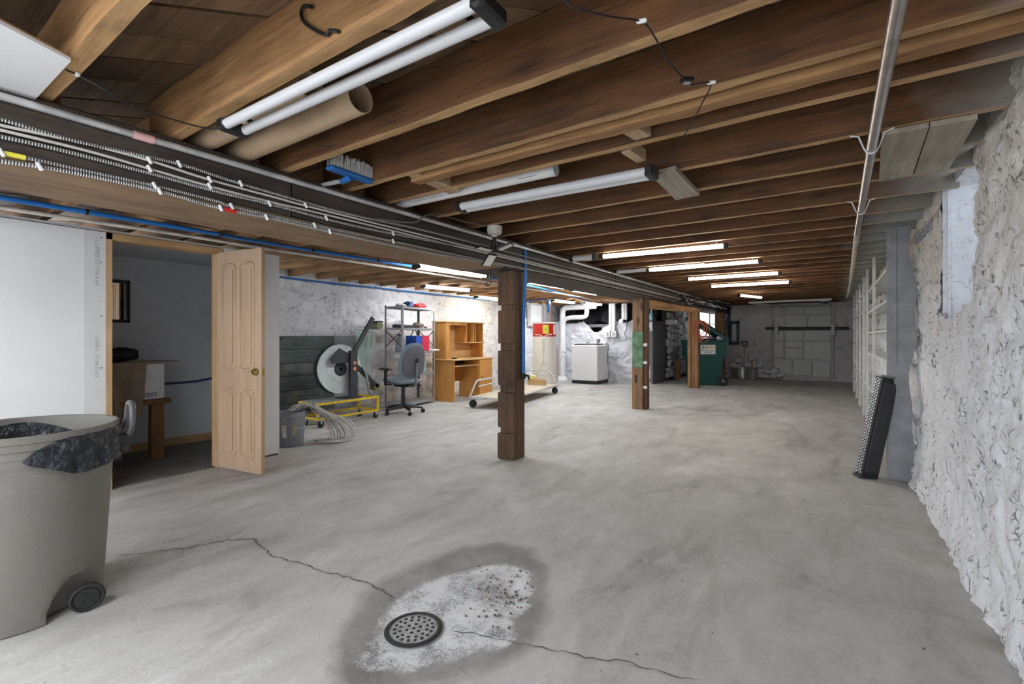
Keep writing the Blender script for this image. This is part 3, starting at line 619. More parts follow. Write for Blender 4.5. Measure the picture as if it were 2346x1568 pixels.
# closet behind the doorway
CX = -5.72
struct(obj('wall_closet', MB().box(CX - .03, CX, -1.2, 2.47, 0, 1.96).box(CX, WP_ - .10, 2.455, 2.49, 0, 1.93).box(CX, WP_ - .10, -1.23, -1.2, 0, 1.93), MT['closet']), 'smooth grey painted closet wall')
struct(obj('floor_closet', MB().box(CX, WP_ - .03, -1.2, 2.45, -.01, .0075), plain('closet_slab_dark', (.15, .14, .13), .8, var=.25, vs=4)), 'thin darker slab laid over the closet floor')  # thin slab, coloured darker than the main floor
struct(obj('ceiling_closet', MB().box(CX - .03, WP_ - .02, -1.2, 2.48, 1.932, 1.95), MT['closet']), 'plain closet ceiling')
struct(obj('baseboard_closet', MB().box(CX, CX + .015, -1.2, 2.45, 0, .09, .003), MT['pineh']), 'bare pine baseboard in the closet')
mf = thing('wall_mirror', 'tall mirror in a dark frame hung on the closet wall', 'mirror', (CX + .01, 1.62, 1.35))
a, b = Xp(252, 640, CX + .02), Xp(298, 740, CX + .02)
ya, yb, za, zb = a.y - .02, b.y, b.z, a.z
obj('frame', MB().box(CX + .002, CX + .025, yb - .03, yb, za, zb, .003).box(CX + .002, CX + .025, ya, ya + .03, za, zb, .003).box(CX + .002, CX + .025, ya, yb, za, za + .03, .003).box(CX + .002, CX + .025, ya, yb, zb - .03, zb, .003), MT['black'], mf)
obj('glass', MB().box(CX + .003, CX + .012, ya + .028, yb - .028, za + .028, zb - .028), MT['mirror'], mf)
tag(obj('blue_tubing', MB().tube(bez([Xp(300, 893, CX + .02), Xp(382, 880, CX + .02), Xp(440, 875, CX + .02), Xp(486, 867, CX + .02), Xp(530, 860, CX + .02)], 6), .011, 8), MT['navy'], None, True), 'dark blue plastic tubing clipped along the closet wall', 'tubing')
# ================================================================== DOOR
dl = thing('door_1', 'narrow unpainted four panel wooden door standing open', 'door', (WP_ + .005, DY1, 0), math.atan2(.085, .575)); dl['kind'] = 'structure'; del dl['category']
DW, DH, DT = .585, 1.885, .035
obj('slab', MB().box(.004, DW, -DT / 2, DT / 2, .015, DH, .002), MT['door'], dl, False, False)
def arch_ring(x0, x1, z0, z1, off, r0, r1):
    n = 10; P = []
    w2 = (x1 - x0) / 2; cx = (x0 + x1) / 2; rise = w2 * .38
    for k in range(n + 1): a = -1 + 2 * k / n; P.append((cx + a * w2, z1 - rise + rise * math.sqrt(max(0, 1 - a * a * .96))))
    for k in range(n + 1): a = 1 - 2 * k / n; P.append((cx + a * w2, z0 + rise - rise * math.sqrt(max(0, 1 - a * a * .96))))
    return P
for (x0, x1) in ((.085, .255), (.325, .495)):
    for (z0, z1) in ((.135, .70), (.87, 1.77)):
        for sgn in (-1, 1):
            y = sgn * (DT / 2 + .001); Pp = arch_ring(x0, x1, z0, z1, 0, 0, 0)
            obj('panel_moulding', MB().tube([(p[0], y, p[1]) for p in Pp], .0125, 6, closed=True), MT['door'], dl, True, False)
            Pi = arch_ring(x0 + .032, x1 - .032, z0 + .035, z1 - .035, 0, 0, 0)
            obj('raised_panel', MB().prism(Pi, min(y, y + sgn * .006), max(y, y + sgn * .006), 'y'), MT['door'], dl, False, False)
kn = MB()
for sgn in (-1, 1):
    kn.at((DW - .06, sgn * DT / 2, .86), 0, -sgn * PI / 2 * -1).lathe([(0, 0), (.028, 0), (.028, .006), (.010, .010), (.010, .030), (.026, .036), (.030, .052), (.022, .066), (0, .068)], 16)
obj('door_knob', kn, MT['brass'], dl, True, False); obj('latch_plate', MB().box(DW, DW + .002, -.011, .011, .83, .89), MT['brass'], dl, False, False)
for z in (.25, 1.6): obj('hinge', MB().at((0, DT / 2 - .03, 0)).cyl(.007, z, z + .09, 8), MT['brass'], dl, True, False)

# ================================================================== LIGHTS (twin tube shop lights)
def shop_light(A, B, label, lit=None, gap=.07, r=.019, group=None, hang=True, one=False, dim=None):
    A, B = V(A), V(B); L = (B - A).length; d = (B - A).normalized(); rz = math.atan2(d.y, d.x)
    t = thing('tube_light', label, 'light', tuple(A), rz, group); mt = MT[lit or dim or 'tube_off']
    for s in ((0,) if one else (-1, 1)): obj('tube', MB().tube([(.03, s * gap / 2, 0), (L - .03, s * gap / 2, 0)], r, 14), mt, t, True, False)
    wd = gap / 2 + r + .004 if not one else r + .004
    for x in (0, L - .045):
        mb = MB().box(x, x + .045, -wd, wd, -r - .004, r + .004, .008); obj('end_cap', mb, MT['black'], t, False, False)
    if lit: obj('reflector', MB().box(.04, L - .04, -wd - .02, wd + .02, r + .006, r + .016, .003), MT['white'], t, False, False)
    if hang:
        for x in (.10, L - .10):
            obj('hanging_wire', MB().tube([(x, 0, r + .002), (x, 0, JZ - A.z + .004)], .0025, 5), MT['gmetal'], t, True, False)
            if not one and not lit: obj('cross_clip', MB().box(x - .008, x + .008, -gap / 2, gap / 2, r - .004, r + .004), MT['black'], t, False, False)
    return t
shop_light((-2.0, .925, 1.985), (-.70, .955, 1.985), 'unlit twin tube light with black end caps under the pale joist by cardboard tubes')
shop_light((-2.0, 2.33, 1.985), (-.735, 2.375, 1.985), 'unlit twin tube light hung below a white printed paper roll', gap=.058, r=.025)
shop_light((-2.0, 4.56, 1.985), (-.78, 4.66, 1.985), 'glowing tube light hung end to end with a short white tube beside the beam', one=True, r=.021, dim='tube_dim')
shop_light((-2.42 + .1, 4.50, 1.985), (-2.03, 4.55, 1.985), 'short white tube at the beam end of a longer glowing tube', one=True, r=.03)
shop_light((-1.92, 5.83, 1.985), (-.63, 5.83, 1.985), 'glowing twin tube light with a white strip alongside, second beyond the three-panel lamp', gap=.05, r=.016, dim='tube_dim')
tag(obj('light_strip', MB().box(-2.35, -1.25, 5.90, 5.95, 1.985, 2.028, .006), MT['tube_off']), 'short white plastic strip beside the glowing twin tube light and the beam', 'strip')
shop_light((-1.75, 7.055, 1.985), (-.54, 7.055, 1.985), 'glowing single tube light, third beyond the three-panel lamp', one=True, r=.021, dim='tube_dim')
shop_light((-1.68, 8.28, 1.985), (-.5, 8.28, 1.985), 'glowing single tube light, the last of the row before the far wall', one=True, r=.021, dim='tube_dim')
LG = 'lit tubes between the beam and the stone wall'
shop_light((-3.725, 3.60, 1.91), (-3.60, 4.70, 1.91), 'glowing tube light nearest the open door along the blue pipe', 'tube_on', group=LG)
shop_light((-3.80, 6.0, 1.985), (-3.78, 7.2, 1.985), 'glowing tube light behind the dark notched post', 'tube_on', group=LG)
shop_light((-3.82, 7.5, 1.985), (-3.8, 8.6, 1.985), 'glowing tube light end to end beyond the dark notched post', 'tube_on', group=LG)
shop_light((-5.62, 5.6, 1.985), (-5.42, 6.6, 1.985), 'glowing tube light above the oak desk', 'tube_on', group=LG)
shop_light((-5.85, 7.3, 1.94), (-5.85, 8.4, 1.94), 'warm glowing tube light over the stone wall right of the desk', 'tube_warm', group=LG)
shop_light((-5.32, 9.45, 1.985), (-5.3, 10.5, 1.985), 'glowing tube light behind the water heater pipes', 'tube_on', group=LG)
shop_light((-4.95, 10.3, 1.96), (-4.88, 11.2, 1.96), 'glowing tube light above the washing machine', 'tube_on', group=LG)
# small fitting near the far wall, glow added to brighten that end
a, b = Zp(1713, 684, 1.96), Zp(1738, 696, 1.93); shop_light((a.x, a.y - 1.2, 1.94), (a.x + .3, a.y - .3, 1.94), 'short tilted light fitting with an added glow close to the far wall', one=True, r=.022, dim='tube_dim')
# paper roll on top of light 2
pr = thing('paper_roll', 'long white printed paper roll lying on the beam above a twin tube light', 'roll', (-2.3, 2.30, 2.07))
obj('roll', MB().tube([(-2.6, 2.235, 2.070), (-1.27, 2.265, 2.072)], .037, 16), MT['paper'], pr, True); obj('cap', MB().tube([(-1.275, 2.265, 2.072), (-1.25, 2.266, 2.072)], .0385, 16), MT['tube_off'], pr, True)
text('printed_text', 'Aluminum blinds', .026, tmx((-1.68, 2.229, 2.050), (1, .0225, 0), (0, -.75, .66)), grey_ink, pr, .0004)
for x in (-2.25, -2.1, -1.95, -1.42): obj('printed_mark', MB().at((x, 2.2145 + .0225 * (x + 2.2), 2.048), .0225).box(-.06, .06, -.002, -.001, -.002, .002), grey_ink, pr)
# ================================================================== PIPES, CABLES ON THE BEAM
sp_ = thing('steel_pipe', 'long steel pipe strapped under the joists, paint-spattered white towards its far end', 'pipe', (.15, 3, 1.955))
obj('bare_length', MB().tube([(.13, -2.5, 1.96), (.13, .6, 1.96), (.14, 2.4, 1.957), (.165, 4.55, 1.957)], .0185, 14), MT['steelp'], sp_, True)
obj('painted_length', MB().tube([(.165, 4.55, 1.957), (.20, 6.5, 1.957), (.24, 9, 1.957), (.27, 11.8, 1.957)], .02, 12), MT['paintp'], sp_, True)
for y, x in ((2.53, .142), (3.75, .155)):
    obj('strap', MB().tube([(x - .075, y, JZ - .002), (x - .045, y, JZ - .012), (x - .027, y, 1.965), (x - .016, y, 1.942), (x, y, 1.936), (x + .016, y, 1.942), (x + .027, y, 1.965), (x + .045, y, JZ - .012), (x + .075, y, JZ - .002)], .0035, 6), MT['white'], sp_, True)
cd = thing('conduit', 'galvanised conduit running along the top edge of the dark beam', 'conduit', (-2.385, 0, 1.985))
obj('pipe', MB().tube([(-2.378, -2.5, 1.985), (-2.378, 5, 1.982), (-2.378, 13.5, 1.985)], .0145, 10), MT['galv'], cd, True)
for y in (.72, 3.5, 6.4): obj('coupling', MB().tube([(-2.378, y, 1.984), (-2.378, y + .07, 1.984)], .0175, 10), MT['white'] if y > 1 else plain('faded_red_tape', (.75, .42, .42), .6), cd, True)
def cable(pts, r, mat, label, clips=(), x=-2.384, tail=12.5, tapes=()):
    P = [Xp(u, v, x) for u, v in pts]; z = P[-1].z; e = V((x, max(P[-1].y + .8, 4.5), max(z, 1.80)))
    P = [P[0] + (P[0] - P[1])] + P + [e, V((x, (e.y + tail) / 2, e.z + .012)), V((x, tail, e.z))]
    t = thing('cable', label, 'cable', tuple(P[1])); obj('sheath', MB().tube(bez(P, 5), r, 7), MT[mat], t, True)
    for u, v in clips:
        q = Xp(u, v, x + .004); obj('cable_clip', MB().at(tuple(q), 0, .5).box(-.004, .010, -.006, .006, -.016, .016, .003), MT['white'], t)
    for (u0, v0, u1, v1, m_) in tapes:
        obj('tape', MB().tube([Xp(u0, v0, x), Xp((u0 + u1) / 2, (v0 + v1) / 2, x), Xp(u1, v1, x)], r + .0025, 8), MT[m_], t, True)
    return t
cable([(0, 273), (170, 323), (410, 376), (551, 421), (800, 491), (1000, 535)], .0075, 'armour', 'armoured cable running highest on the dark beam face', [(410, 376), (551, 421)])
cable([(0, 287), (200, 330), (342, 368), (480, 412), (640, 455), (800, 497)], .006, 'whitec', 'smooth grey cable just below the highest armoured cable', [(342, 368), (480, 412), (700, 471)])
cable([(0, 298), (200, 346), (342, 387), (480, 427), (640, 468), (800, 505)], .006, 'whitec', 'smooth grey cable directly above the middle armoured cable', [(342, 387), (480, 427)])
cable([(0, 313), (130, 342), (350, 399), (500, 440), (620, 468), (800, 515), (980, 551), (1110, 577)], .008, 'armour', 'thick armoured cable across the middle of the beam face', [(617, 467), (747, 500), (900, 535)])
cable([(0, 350), (60, 362), (200, 393), (354, 426), (500, 462), (530, 473), (700, 512), (900, 553), (1070, 589)], .007, 'armour', 'armoured cable with yellow tape near the foot of the beam', [(3, 350), (354, 426), (530, 473), (720, 516), (900, 553)], tapes=[(8, 351, 58, 362, 'yel_lab')])
cable([(0, 369), (90, 382), (200, 402), (365, 438), (505, 477), (620, 500), (755, 531), (950, 573), (1070, 594)], .008, 'armour', 'lowest armoured cable with red tape at the foot of the beam', [(90, 382), (365, 438), (505, 477), (610, 498), (755, 531)], tapes=[(512, 479, 540, 485, 'red')])
def runner(name, label, cat, pts, r, mat, n=10): return tag(obj(name, MB().tube(bez(pts, 5), r, n), MT[mat], None, True), label, cat)
bp = thing('blue_pipe', 'bright blue water pipe running above the drywall partition', 'pipe', (-4.0, 2, 1.955)); BX = -3.97
obj('pipe', MB().tube(bez([(BX, -2, 1.955), (BX, .6, 1.955), (BX, 1.5, 1.955), (BX - .03, 2.2, 1.955), (BX, 3.5, 1.955), (BX + .05, 5.5, 1.97), (BX - .3, 8, 1.98), (BX - .8, 10.4, 1.98)], 5), .0165, 12), MT['blue'], bp, True)
for y in (.95, 1.75, 2.55, 3.3): obj('pipe_tie', MB().tube([(BX, y, 1.955), (BX, y + .015, 1.955)], .0195, 10), MT['black'], bp, True)
runner('white_pipe', 'dull white plastic pipe beside the blue pipe above the partition', 'pipe', [(-4.25, -2, 1.945), (-4.25, .7, 1.95), (-4.23, 1.6, 1.952), (-4.25, 2.4, 1.95), (-4.22, 3.7, 1.955), (-4.2, 8, 1.96), (-4.3, 10.8, 1.96)], .0135, 'paintp')
runner('thin_wire', 'thin dark wire sagging below the beam above the blue pipe', 'wire', [Zp(0, 431, 1.9), Zp(180, 462, 1.9), Zp(330, 493, 1.9), Zp(500, 527, 1.9), Zp(640, 560, 1.9), (-3.3, 6, 1.96)], .003, 'black', 6)
runner('blue_wall_pipe', 'thin blue pipe running along the top of the left stone wall', 'pipe', [(WL + .09, 3.6, 1.99), (WL + .1, 4.4, 1.98), (WL + .08, 5.4, 1.985), (WL + .09, 6.6, 1.98), (WL + .1, 8.5, 1.98)], .014, 'blue')
vb = thing('blue_drop_pipe', 'vertical blue pipe ending in a black valve on the dark notched post', 'pipe', (-2.405, 3.72, .78))
obj('pipe', MB().tube([(-2.40, 3.74, 1.99), (-2.395, 3.74, 1.7), (-2.41, 3.73, 1.3), (-2.41, 3.73, .80)], .0165, 10), MT['blue'], vb, True)
obj('valve', MB().at((-2.41, 3.73, .775)).box(-.02, .02, -.02, .02, -.025, .03, .006), MT['black'], vb); obj('valve_handle', MB().tube([(-2.40, 3.73, .785), (-2.35, 3.72, .785), (-2.33, 3.71, .75)], [.009, .012, .008], 8), MT['black'], vb, True)
# cords
c1 = thing('flex_lead', 'black cord drooping from the nearest twin tube light to a white clip on a joist', 'cord', tuple(Zp(178, 172, JZ)))
obj('wire', MB().tube(bez([Zp(150, 160, JZ - .004), Zp(178, 172, JZ - .008), Zp(240, 205, 1.99), Zp(310, 246, 1.965), Zp(400, 275, 1.965), Zp(470, 293, 1.975), Zp(525, 296, 1.985)], 6), .0028, 6), MT['black'], c1, True); obj('cable_clip', MB().at(tuple(Zp(178, 170, JZ - .006))).box(-.009, .009, -.006, .006, -.008, .006, .003), MT['white'], c1)
c2 = thing('switch_cord', 'black cord with an inline switch hanging between joists above the second twin tube light', 'cord', tuple(Zp(1470, 48, JZ)))
obj('wire', MB().tube(bez([Zp(1290, 0, JZ - .005), Zp(1325, 20, 2.0), Zp(1400, 38, 2.0), Zp(1470, 50, JZ - .006), Zp(1500, 85, 2.0), Zp(1530, 140, 2.0), Zp(1565, 178, 2.0), Zp(1580, 194, 2.0), Zp(1628, 190, JZ - .006), Zp(1612, 230, 2.0), Zp(1580, 290, 2.0), Zp(1545, 345, 1.99), Zp(1515, 378, 1.985)], 6), .0027, 6), MT['black'], c2, True)
q = Zp(1574, 184, 2.0); obj('inline_switch', MB().at(tuple(q), .6).box(-.022, .022, -.011, .011, -.009, .009, .004), MT['black'], c2); obj('switch_button', MB().at(tuple(q), .6).box(-.012, .012, -.008, .008, -.012, -.008, .002), MT['gpaint'], c2)
for u, v in ((1470, 48), (1630, 189)): obj('cable_clip', MB().at(tuple(Zp(u, v, JZ - .006)), .3).box(-.014, .014, -.006, .006, -.006, .005, .003), MT['white'], c2)
def hook(label, pts, r): return tag(obj('storage_hook', MB().tube(bez(pts, 6), r, 8), MT['black'], None, True), label, 'hook')
HYj = .845
hook('large black curved storage hook screwed into the light brown joist', [Yp(u, v, HYj) for u, v in ((714, 16), (697, 14), (690, 28), (696, 50), (720, 68), (748, 80), (756, 70), (775, 72))], .0055)
hook('small black hook under the beam beside the dark notched post', [(-2.72, 3.62, 1.765), (-2.69, 3.58, 1.72), (-2.69, 3.58, 1.66), (-2.72, 3.58, 1.64), (-2.75, 3.58, 1.66)], .006)
# cardboard tubes
def ctube(x0, x1, y, z, r, label):
    t = thing('cardboard_tube', label, 'tube', (x0, y, z)); M_ = MB().at((x0, y, z), 0, 0, PI / 2); M_.lathe([(r, 0), (r, x1 - x0), (r - .004, x1 - x0), (r - .004, 0), (r, 0)], 28); obj('tube_wall', M_, MT['card'], t, True)
    return t
ctube(-3.1, -1.60, 1.02, 2.085, .052, 'plain cardboard tube resting on the beam behind the nearest tube light')
ctube(-3.15, -1.53, 1.19, 2.092, .060, 'wide open-ended cardboard tube resting on the beam beside the joist')
# push broom stored on the beam
q0, q1 = Zp(752, 385, 2.03), Zp(852, 420, 2.03); br = thing('push_broom', 'blue push broom with grey bristles stored upside down on the beam', 'broom', tuple(q0)); cq = (q0 + q1) / 2; dq = (q1 - q0).normalized(); rz = math.atan2(dq.y, dq.x); Lb = (q1 - q0).length
obj('head', MB().at(tuple(cq), rz).box(-Lb / 2, Lb / 2, -.03, .03, -.006, .018, .008), MT['blueb'], br)
mb = MB().at(tuple(cq), rz); rr = random.Random(2)
for i in range(44):
    for j in (-2, -1, 0, 1, 2):
        x = -Lb / 2 + .012 + (Lb - .024) * i / 43; mb.tube([(x, j * .011, .016), (x + rr.uniform(-.008, .008), j * .016, .085 + rr.uniform(-.012, .008))], [.0022, .0032], 4)
o = obj('bristles', mb, MT['brush'], br); o['kind'] = 'stuff'
obj('socket', MB().tube([cq + V((0, 0, -.004)), cq + V((-.07, -.01, -.022))], [.022, .016], 10), MT['blueb'], br, True); obj('handle', MB().tube([cq + V((-.06, -.01, -.018)), cq + V((-.55, -.02, .005)), cq + V((-1.35, -.02, .01))], .0125, 10), MT['galv'], br, True)
# round junction box with three-headed lamp at the beam
q = V((-2.30, 3.25, JZ)); jl = thing('spot_lamp', 'white ceiling box carrying a black three-panel folding lamp beside the beam', 'lamp', tuple(q))
q = Zp(1133, 528, JZ - .03); jx, jy = q.x, q.y
obj('ceiling_box', MB().at((jx, jy, JZ)).lathe([(0, 0), (.060, 0), (.060, -.045), (.050, -.062), (.022, -.072), (.018, -.085), (0, -.085)], 24), MT['paintp'], jl, True)
obj('stem', MB().at((jx, jy, JZ)).cyl(.017, -.16, -.085, 12), MT['black'], jl, True); obj('hub', MB().at((jx, jy, JZ)).lathe([(0, -.155), (.035, -.16), (.04, -.19), (.02, -.205), (0, -.205)], 12), MT['black'], jl, True)
for k, (an, tl) in enumerate(((2.9, .75), (.35, -.35), (4.3, -.12))):
    pl = obj('lamp_panel', MB().at((jx, jy, JZ - .195), an, 0, tl).box(.03, .155, -.045, .045, -.008, .008, .003), MT['black'], jl); obj('led_face', MB().at((jx, jy, JZ - .195), an, 0, tl).box(.04, .147, -.037, .037, -.011, -.0085), MT['ledp'], pl)
obj('feed_wire', MB().tube(bez([(jx, jy, JZ - .01), (jx - .12, jy - .22, JZ + .01), (jx - .16, jy - .4, JZ + .02), (jx - .13, jy - .62, JZ - .02), (-2.36, jy - .75, 1.93), (-2.365, jy - 1.1, 1.885)], 5), .005, 6), MT['gmetal'], jl, True)
# ================================================================== RIGHT SIDE: SHELVING
su = thing('wall_shelving', 'long built-in white plank shelving behind a grey upright along the stone wall', 'shelving', (.45, 4.85, 0))
n = 26; prof = [(.371, 0)] + [(.535 + .022 * math.sin(z * 5.1 + 1) * (1 if z > .2 else .3) + .01 * math.sin(z * 13), z) for z in [2.028 * k / n for k in range(n + 1)]] + [(.371, 2.028)]
obj('end_upright', MB().prism(prof, 4.84, 4.885, 'y'), MT['shelf_g'], su, label='tall grey wavy-edged end board')
obj('split_line', MB().box(.432, .4345, 4.8385, 4.8405, .93, 2.02), MT['inkk'], su); obj('knot', MB().at((.43, 4.8395, 1.43), 0, PI / 2).lathe([(0, 0), (.02, 0), (.02, .001), (0, .001)], 10), MT['gmetal'], su)
for y in (6.5, 7.65, 8.55, 9.7, 10.9, 12.2): obj('upright', MB().box(.372, .40 if y < 8 else .41, y - .02, y + .02, 0, 2.02, .003), MT['shelf'], su)
for z in (.28, .52, .945, 1.20, 1.45, 1.71):
    obj('shelf', MB().box(.378, .57, 4.886, 7.63, z - .012, z + .012, .002), MT['shelf'], su); obj('shelf', MB().box(.378, .57, 7.67, 12.18, z - .012 + (.06 if z > .6 else 0), z + .012 + (.06 if z > .6 else 0), .002), MT['shelf'], su)
    obj('back_board', MB().box(.572, .578, 4.9, 12.2, z + .016, z + .21, .001), MT['shelf_g'], su)
tag(obj('wall_ledger', MB().box(.545, .60, 4.2, 4.83, 1.88, 1.93, .004), MT['shelf_g']), 'short grey timber nailed to the stone wall above the shelving upright', 'timber')
fp = tag(obj('metal_pole', MB().at((.42, 12.3, 0)).box(-.03, .03, -.03, .03, 0, 2.0, .006), MT['shelf_g']), 'grey square pole at the far end of the wall shelving', 'pole')
rd = thing('metal_heater', 'black metal box with slotted side leaning against the grey shelving upright', 'heater', (.20, 4.83, 0))
Lh = .845; tilt = math.asin(.17 / .845)
def H(mb): return mb.at((.165, 4.765, .012), .42, -.02, tilt)
obj('body', H(MB()).box(.012, .135, -.05, .05, .0, Lh, .004), MT['black'], rd); obj('front_panel', H(MB()).box(.03, .128, -.054, -.048, .05, Lh - .05, .003), plain('panel_charcoal', (.03, .03, .036), .4), rd)
obj('end_lip', H(MB()).box(.0, .14, -.056, .056, Lh - .012, Lh + .004, .002), MT['gmetal'], rd); obj('end_lip', H(MB()).box(.0, .14, -.056, .056, -.004, .012, .002), MT['darkm'], rd)
mb = H(MB())
for i in range(30):
    for j in (-1, 0, 1):
        z = .03 + i * .0265 + (.013 if j == 0 else 0); mb.box(.006, .0125, j * .026 - .008, j * .026 + .008, z, z + .018, .002)
o = obj('slot_trim', mb, MT['silver'], rd); o['kind'] = 'stuff'
# ================================================================== TRASH CAN (front left)
CC = V((-2.851, .472, 0)); vd = V((-.986, .163, 0)); rt = V((.163, .986, 0)); ang = math.atan2(rt.y, rt.x)
tc = thing('trash_can', 'large round taupe wheeled trash can lined with a black bag', 'trash can', tuple(CC), ang); tc.scale = (1.02, 1.02, .965)   # local +X = back (wheels, handle), local -Y = towards viewer
def canr(z): return .262 + .038 * z / .7
def canf(a, z):
    r = canr(z); x, y = r * math.cos(a), r * math.sin(a)
    if z < .17:
        for s in (-1, 1):
            cxw, cyw = .185, s * .225; d = math.hypot(x - cxw, y - cyw) ; lim = .12 * (1 - (z / .17) ** 2) ** .5
            if d < lim: k = (lim - d) * 1.0; x -= k * .95; y -= s * k * .35
    return (x, y, z)
n, m = 96, 30
mb = MB().grid(lambda u, v: canf(u * 2 * PI, .004 + .70 * v), n, m); mb.add([(0, 0, .004)], []); obj('body', mb, MT['taupe'], tc, True, False)
obj('bottom', MB().lathe([(0, .006), (.21, .006)], 32), MT['taupe'], tc, True, False)
obj('rim', MB().lathe([(.298, .700), (.303, .704), (.303, .735), (.310, .738), (.312, .765), (.317, .768), (.318, .79), (.312, .797), (.302, .795), (.298, .76), (.29, .70), (.285, .60), (.27, .40)], 64), MT['taupe'], tc, True, False)
obj('band', MB().lathe([(.2965, .655), (.2985, .660), (.2985, .700)], 64), MT['taupe'], tc, True, False)
for s in (-1, 1):
    wo = obj('wheel', MB().at((.19, s * .235, .06), 0, PI / 2).lathe([(0, -.016), (.05, -.018), (.058, -.012), (.058, .012), (.05, .018), (.042, .012), (.038, .018), (0, .018)], 28), MT['rubber'], tc, True, False)
    for k in range(4): obj('wheel_recess', MB().at((.19, s * .235, .06), 0, PI / 2).at((.19 + .024 * math.cos(k * PI / 2 + .5), s * .235 - .0195, .06 + .022 * math.sin(k * PI / 2 + .5)), 0, PI / 2).cyl(.009, -.001, .002, 8), MT['inkk'], wo, False, False)
obj('axle', MB().tube([(.19, -.22, .06), (.19, .22, .06)], .008, 8), MT['gmetal'], tc, True, False)
hd = MB().tube(bez([(.29, -.085, .70), (.335, -.085, .715), (.355, -.075, .76), (.36, -.06, .845), (.36, 0, .862), (.36, .06, .845), (.355, .075, .76), (.335, .085, .715), (.29, .085, .70)], 5), .0135, 10); obj('handle', hd, plain('handle_grey', (.10, .10, .105), .4), tc, True, False)
obj('handle_bracket', MB().box(.29, .345, -.10, -.07, .64, .73, .008), MT['black'], tc, False, False); obj('handle_bracket', MB().box(.29, .345, .07, .10, .64, .73, .008), MT['black'], tc, False, False)
def bagf(u, v):   # u around, v from inside down over the rim
    a = -PI * .47 + u * 2 * PI; A_ = (a + PI) % (2 * PI) - PI
    over = max(0, 1 - abs((A_ + .70) / .85)) ; over = min(1, 1.6 * over ** .7)
    wr = .010 * math.sin(a * 23 + v * 5) + .006 * math.sin(a * 41 - v * 9) + .004 * math.sin(a * 67)
    if v < .5: k = v / .5; r = .235 + .055 * k + wr * .8 * (1 - k); z = .52 + (.262 + .02 * over) * k - .05 * (1 - over) * math.sin(k * PI / 2) * (1.2 + math.sin(a * 3)) * .8
    else: k = (v - .5) / .5; hh = over; r = .292 + (.030 if hh > .05 else 0) * min(1, k * 4) + .007 * k * hh + wr * .6 * k * hh; z = .782 + .026 * hh * math.sin(min(1, k * 3) * PI) - .158 * k * hh * (1 + .06 * math.sin(a * 5)) - .05 * (1 - over) * (1.2 + math.sin(a * 3)) * .8
    return (r * math.cos(a), r * math.sin(a), z)
obj('bag_liner', MB().grid(bagf, 150, 28), MT['bag'], tc, True, False, 'glossy black plastic bag folded over the rim')
# ================================================================== BUCKET AND CABLE HANK
bk = thing('bucket', 'grey plastic bucket with paper label behind the partition end', 'bucket', (-4.74, 2.80, 0))
obj('shell', MB().lathe([(0, .003), (.115, .003), (.12, .01), (.135, .30), (.142, .305), (.142, .33), (.137, .335), (.14, .36), (.132, .36), (.115, .012), (0, .012)], 36), MT['greyb'], bk, True, False)
obj('label', MB().at((0, 0, 0), -.95).lathe([(.1265, .10), (.1335, .23)], 6, -.32, .05), MT['paper'], bk, True, False); obj('stain', MB().lathe([(.1275, .12), (.134, .24)], 5, -.5, -.22), plain('bucket_stain', (.42, .38, .25), .7, var=.4, vs=30), bk, True, False)
obj('bail_wire', MB().tube(bez([(.07, -.135, .31), (.16, -.11, .24), (.19, 0, .20), (.13, .10, .27), (.04, .15, .31)], 6), .0025, 6), MT['galv'], bk, True, False)
hk = thing('cable_hank', 'tangled hank of grey-white cable draped over the grey bucket to the floor', 'cable', (-4.60, 2.98, 0)); rr = random.Random(5)
for k in range(17):
    s = k / 16; x0, y0 = -4.70 + rr.uniform(-.06, .05), 2.85 + rr.uniform(-.08, .1); e = V((-4.52 + rr.uniform(-.06, .12), 3.12 + .16 * s + rr.uniform(-.05, .08), .012 + .02 * rr.random()))
    P = [V((x0, y0 - .03, .37)), V((x0 + .03, y0 + .10, .415 + .02 * rr.random())), V((e.x - .06, 2.95 + .2 * s, .36 - .06 * s)), V((e.x, e.y - .02, .20)), V((e.x + .03, e.y + .03, .07)), e + V((.02, .0, 0)), e + V((.01, -.12, .004)), e + V((-.08, -.20, .01 + .01 * rr.random()))]
    obj('strand', MB().tube(bez(P, 6), .0055, 6), MT['whitec'] if k % 3 else MT['gpaint'], hk, True)

# ================================================================== DARK BOARDS ON THE LEFT WALL
ga, gb = Xp(600, 770, WL + .12), Xp(772, 770, WL + .12)
gp = thing('plank_panel', 'old dark green plank panel leaning on the left stone wall behind the strap reel', 'panel', (WL + .1, 3.9, 0)); z = .05; rr = random.Random(8); zt = gb.z
hs = [.14, .20, .22, .19, .21, .20]; sc_ = (zt - .05) / sum(hs)
for k, hgt in enumerate(hs):
    hgt *= sc_; obj('plank', MB().box(WL + .065, WL + .10 + rr.uniform(-.004, .004), 2.6, 4.48 + rr.uniform(-.02, .02), z + .003, z + hgt - .003, .004), MT['greenboard'], gp); z += hgt
obj('hasp', MB().box(WL + .10, WL + .125, 3.42, 3.62, zt - .07, zt - .03, .004), MT['black'], gp)
tag(obj('grey_board', MB().box(WL + .066, WL + .09, 4.49, 4.95, .05, zt, .003), MT['shelf_g']), 'plain grey board beside the dark green plank panel', 'board')
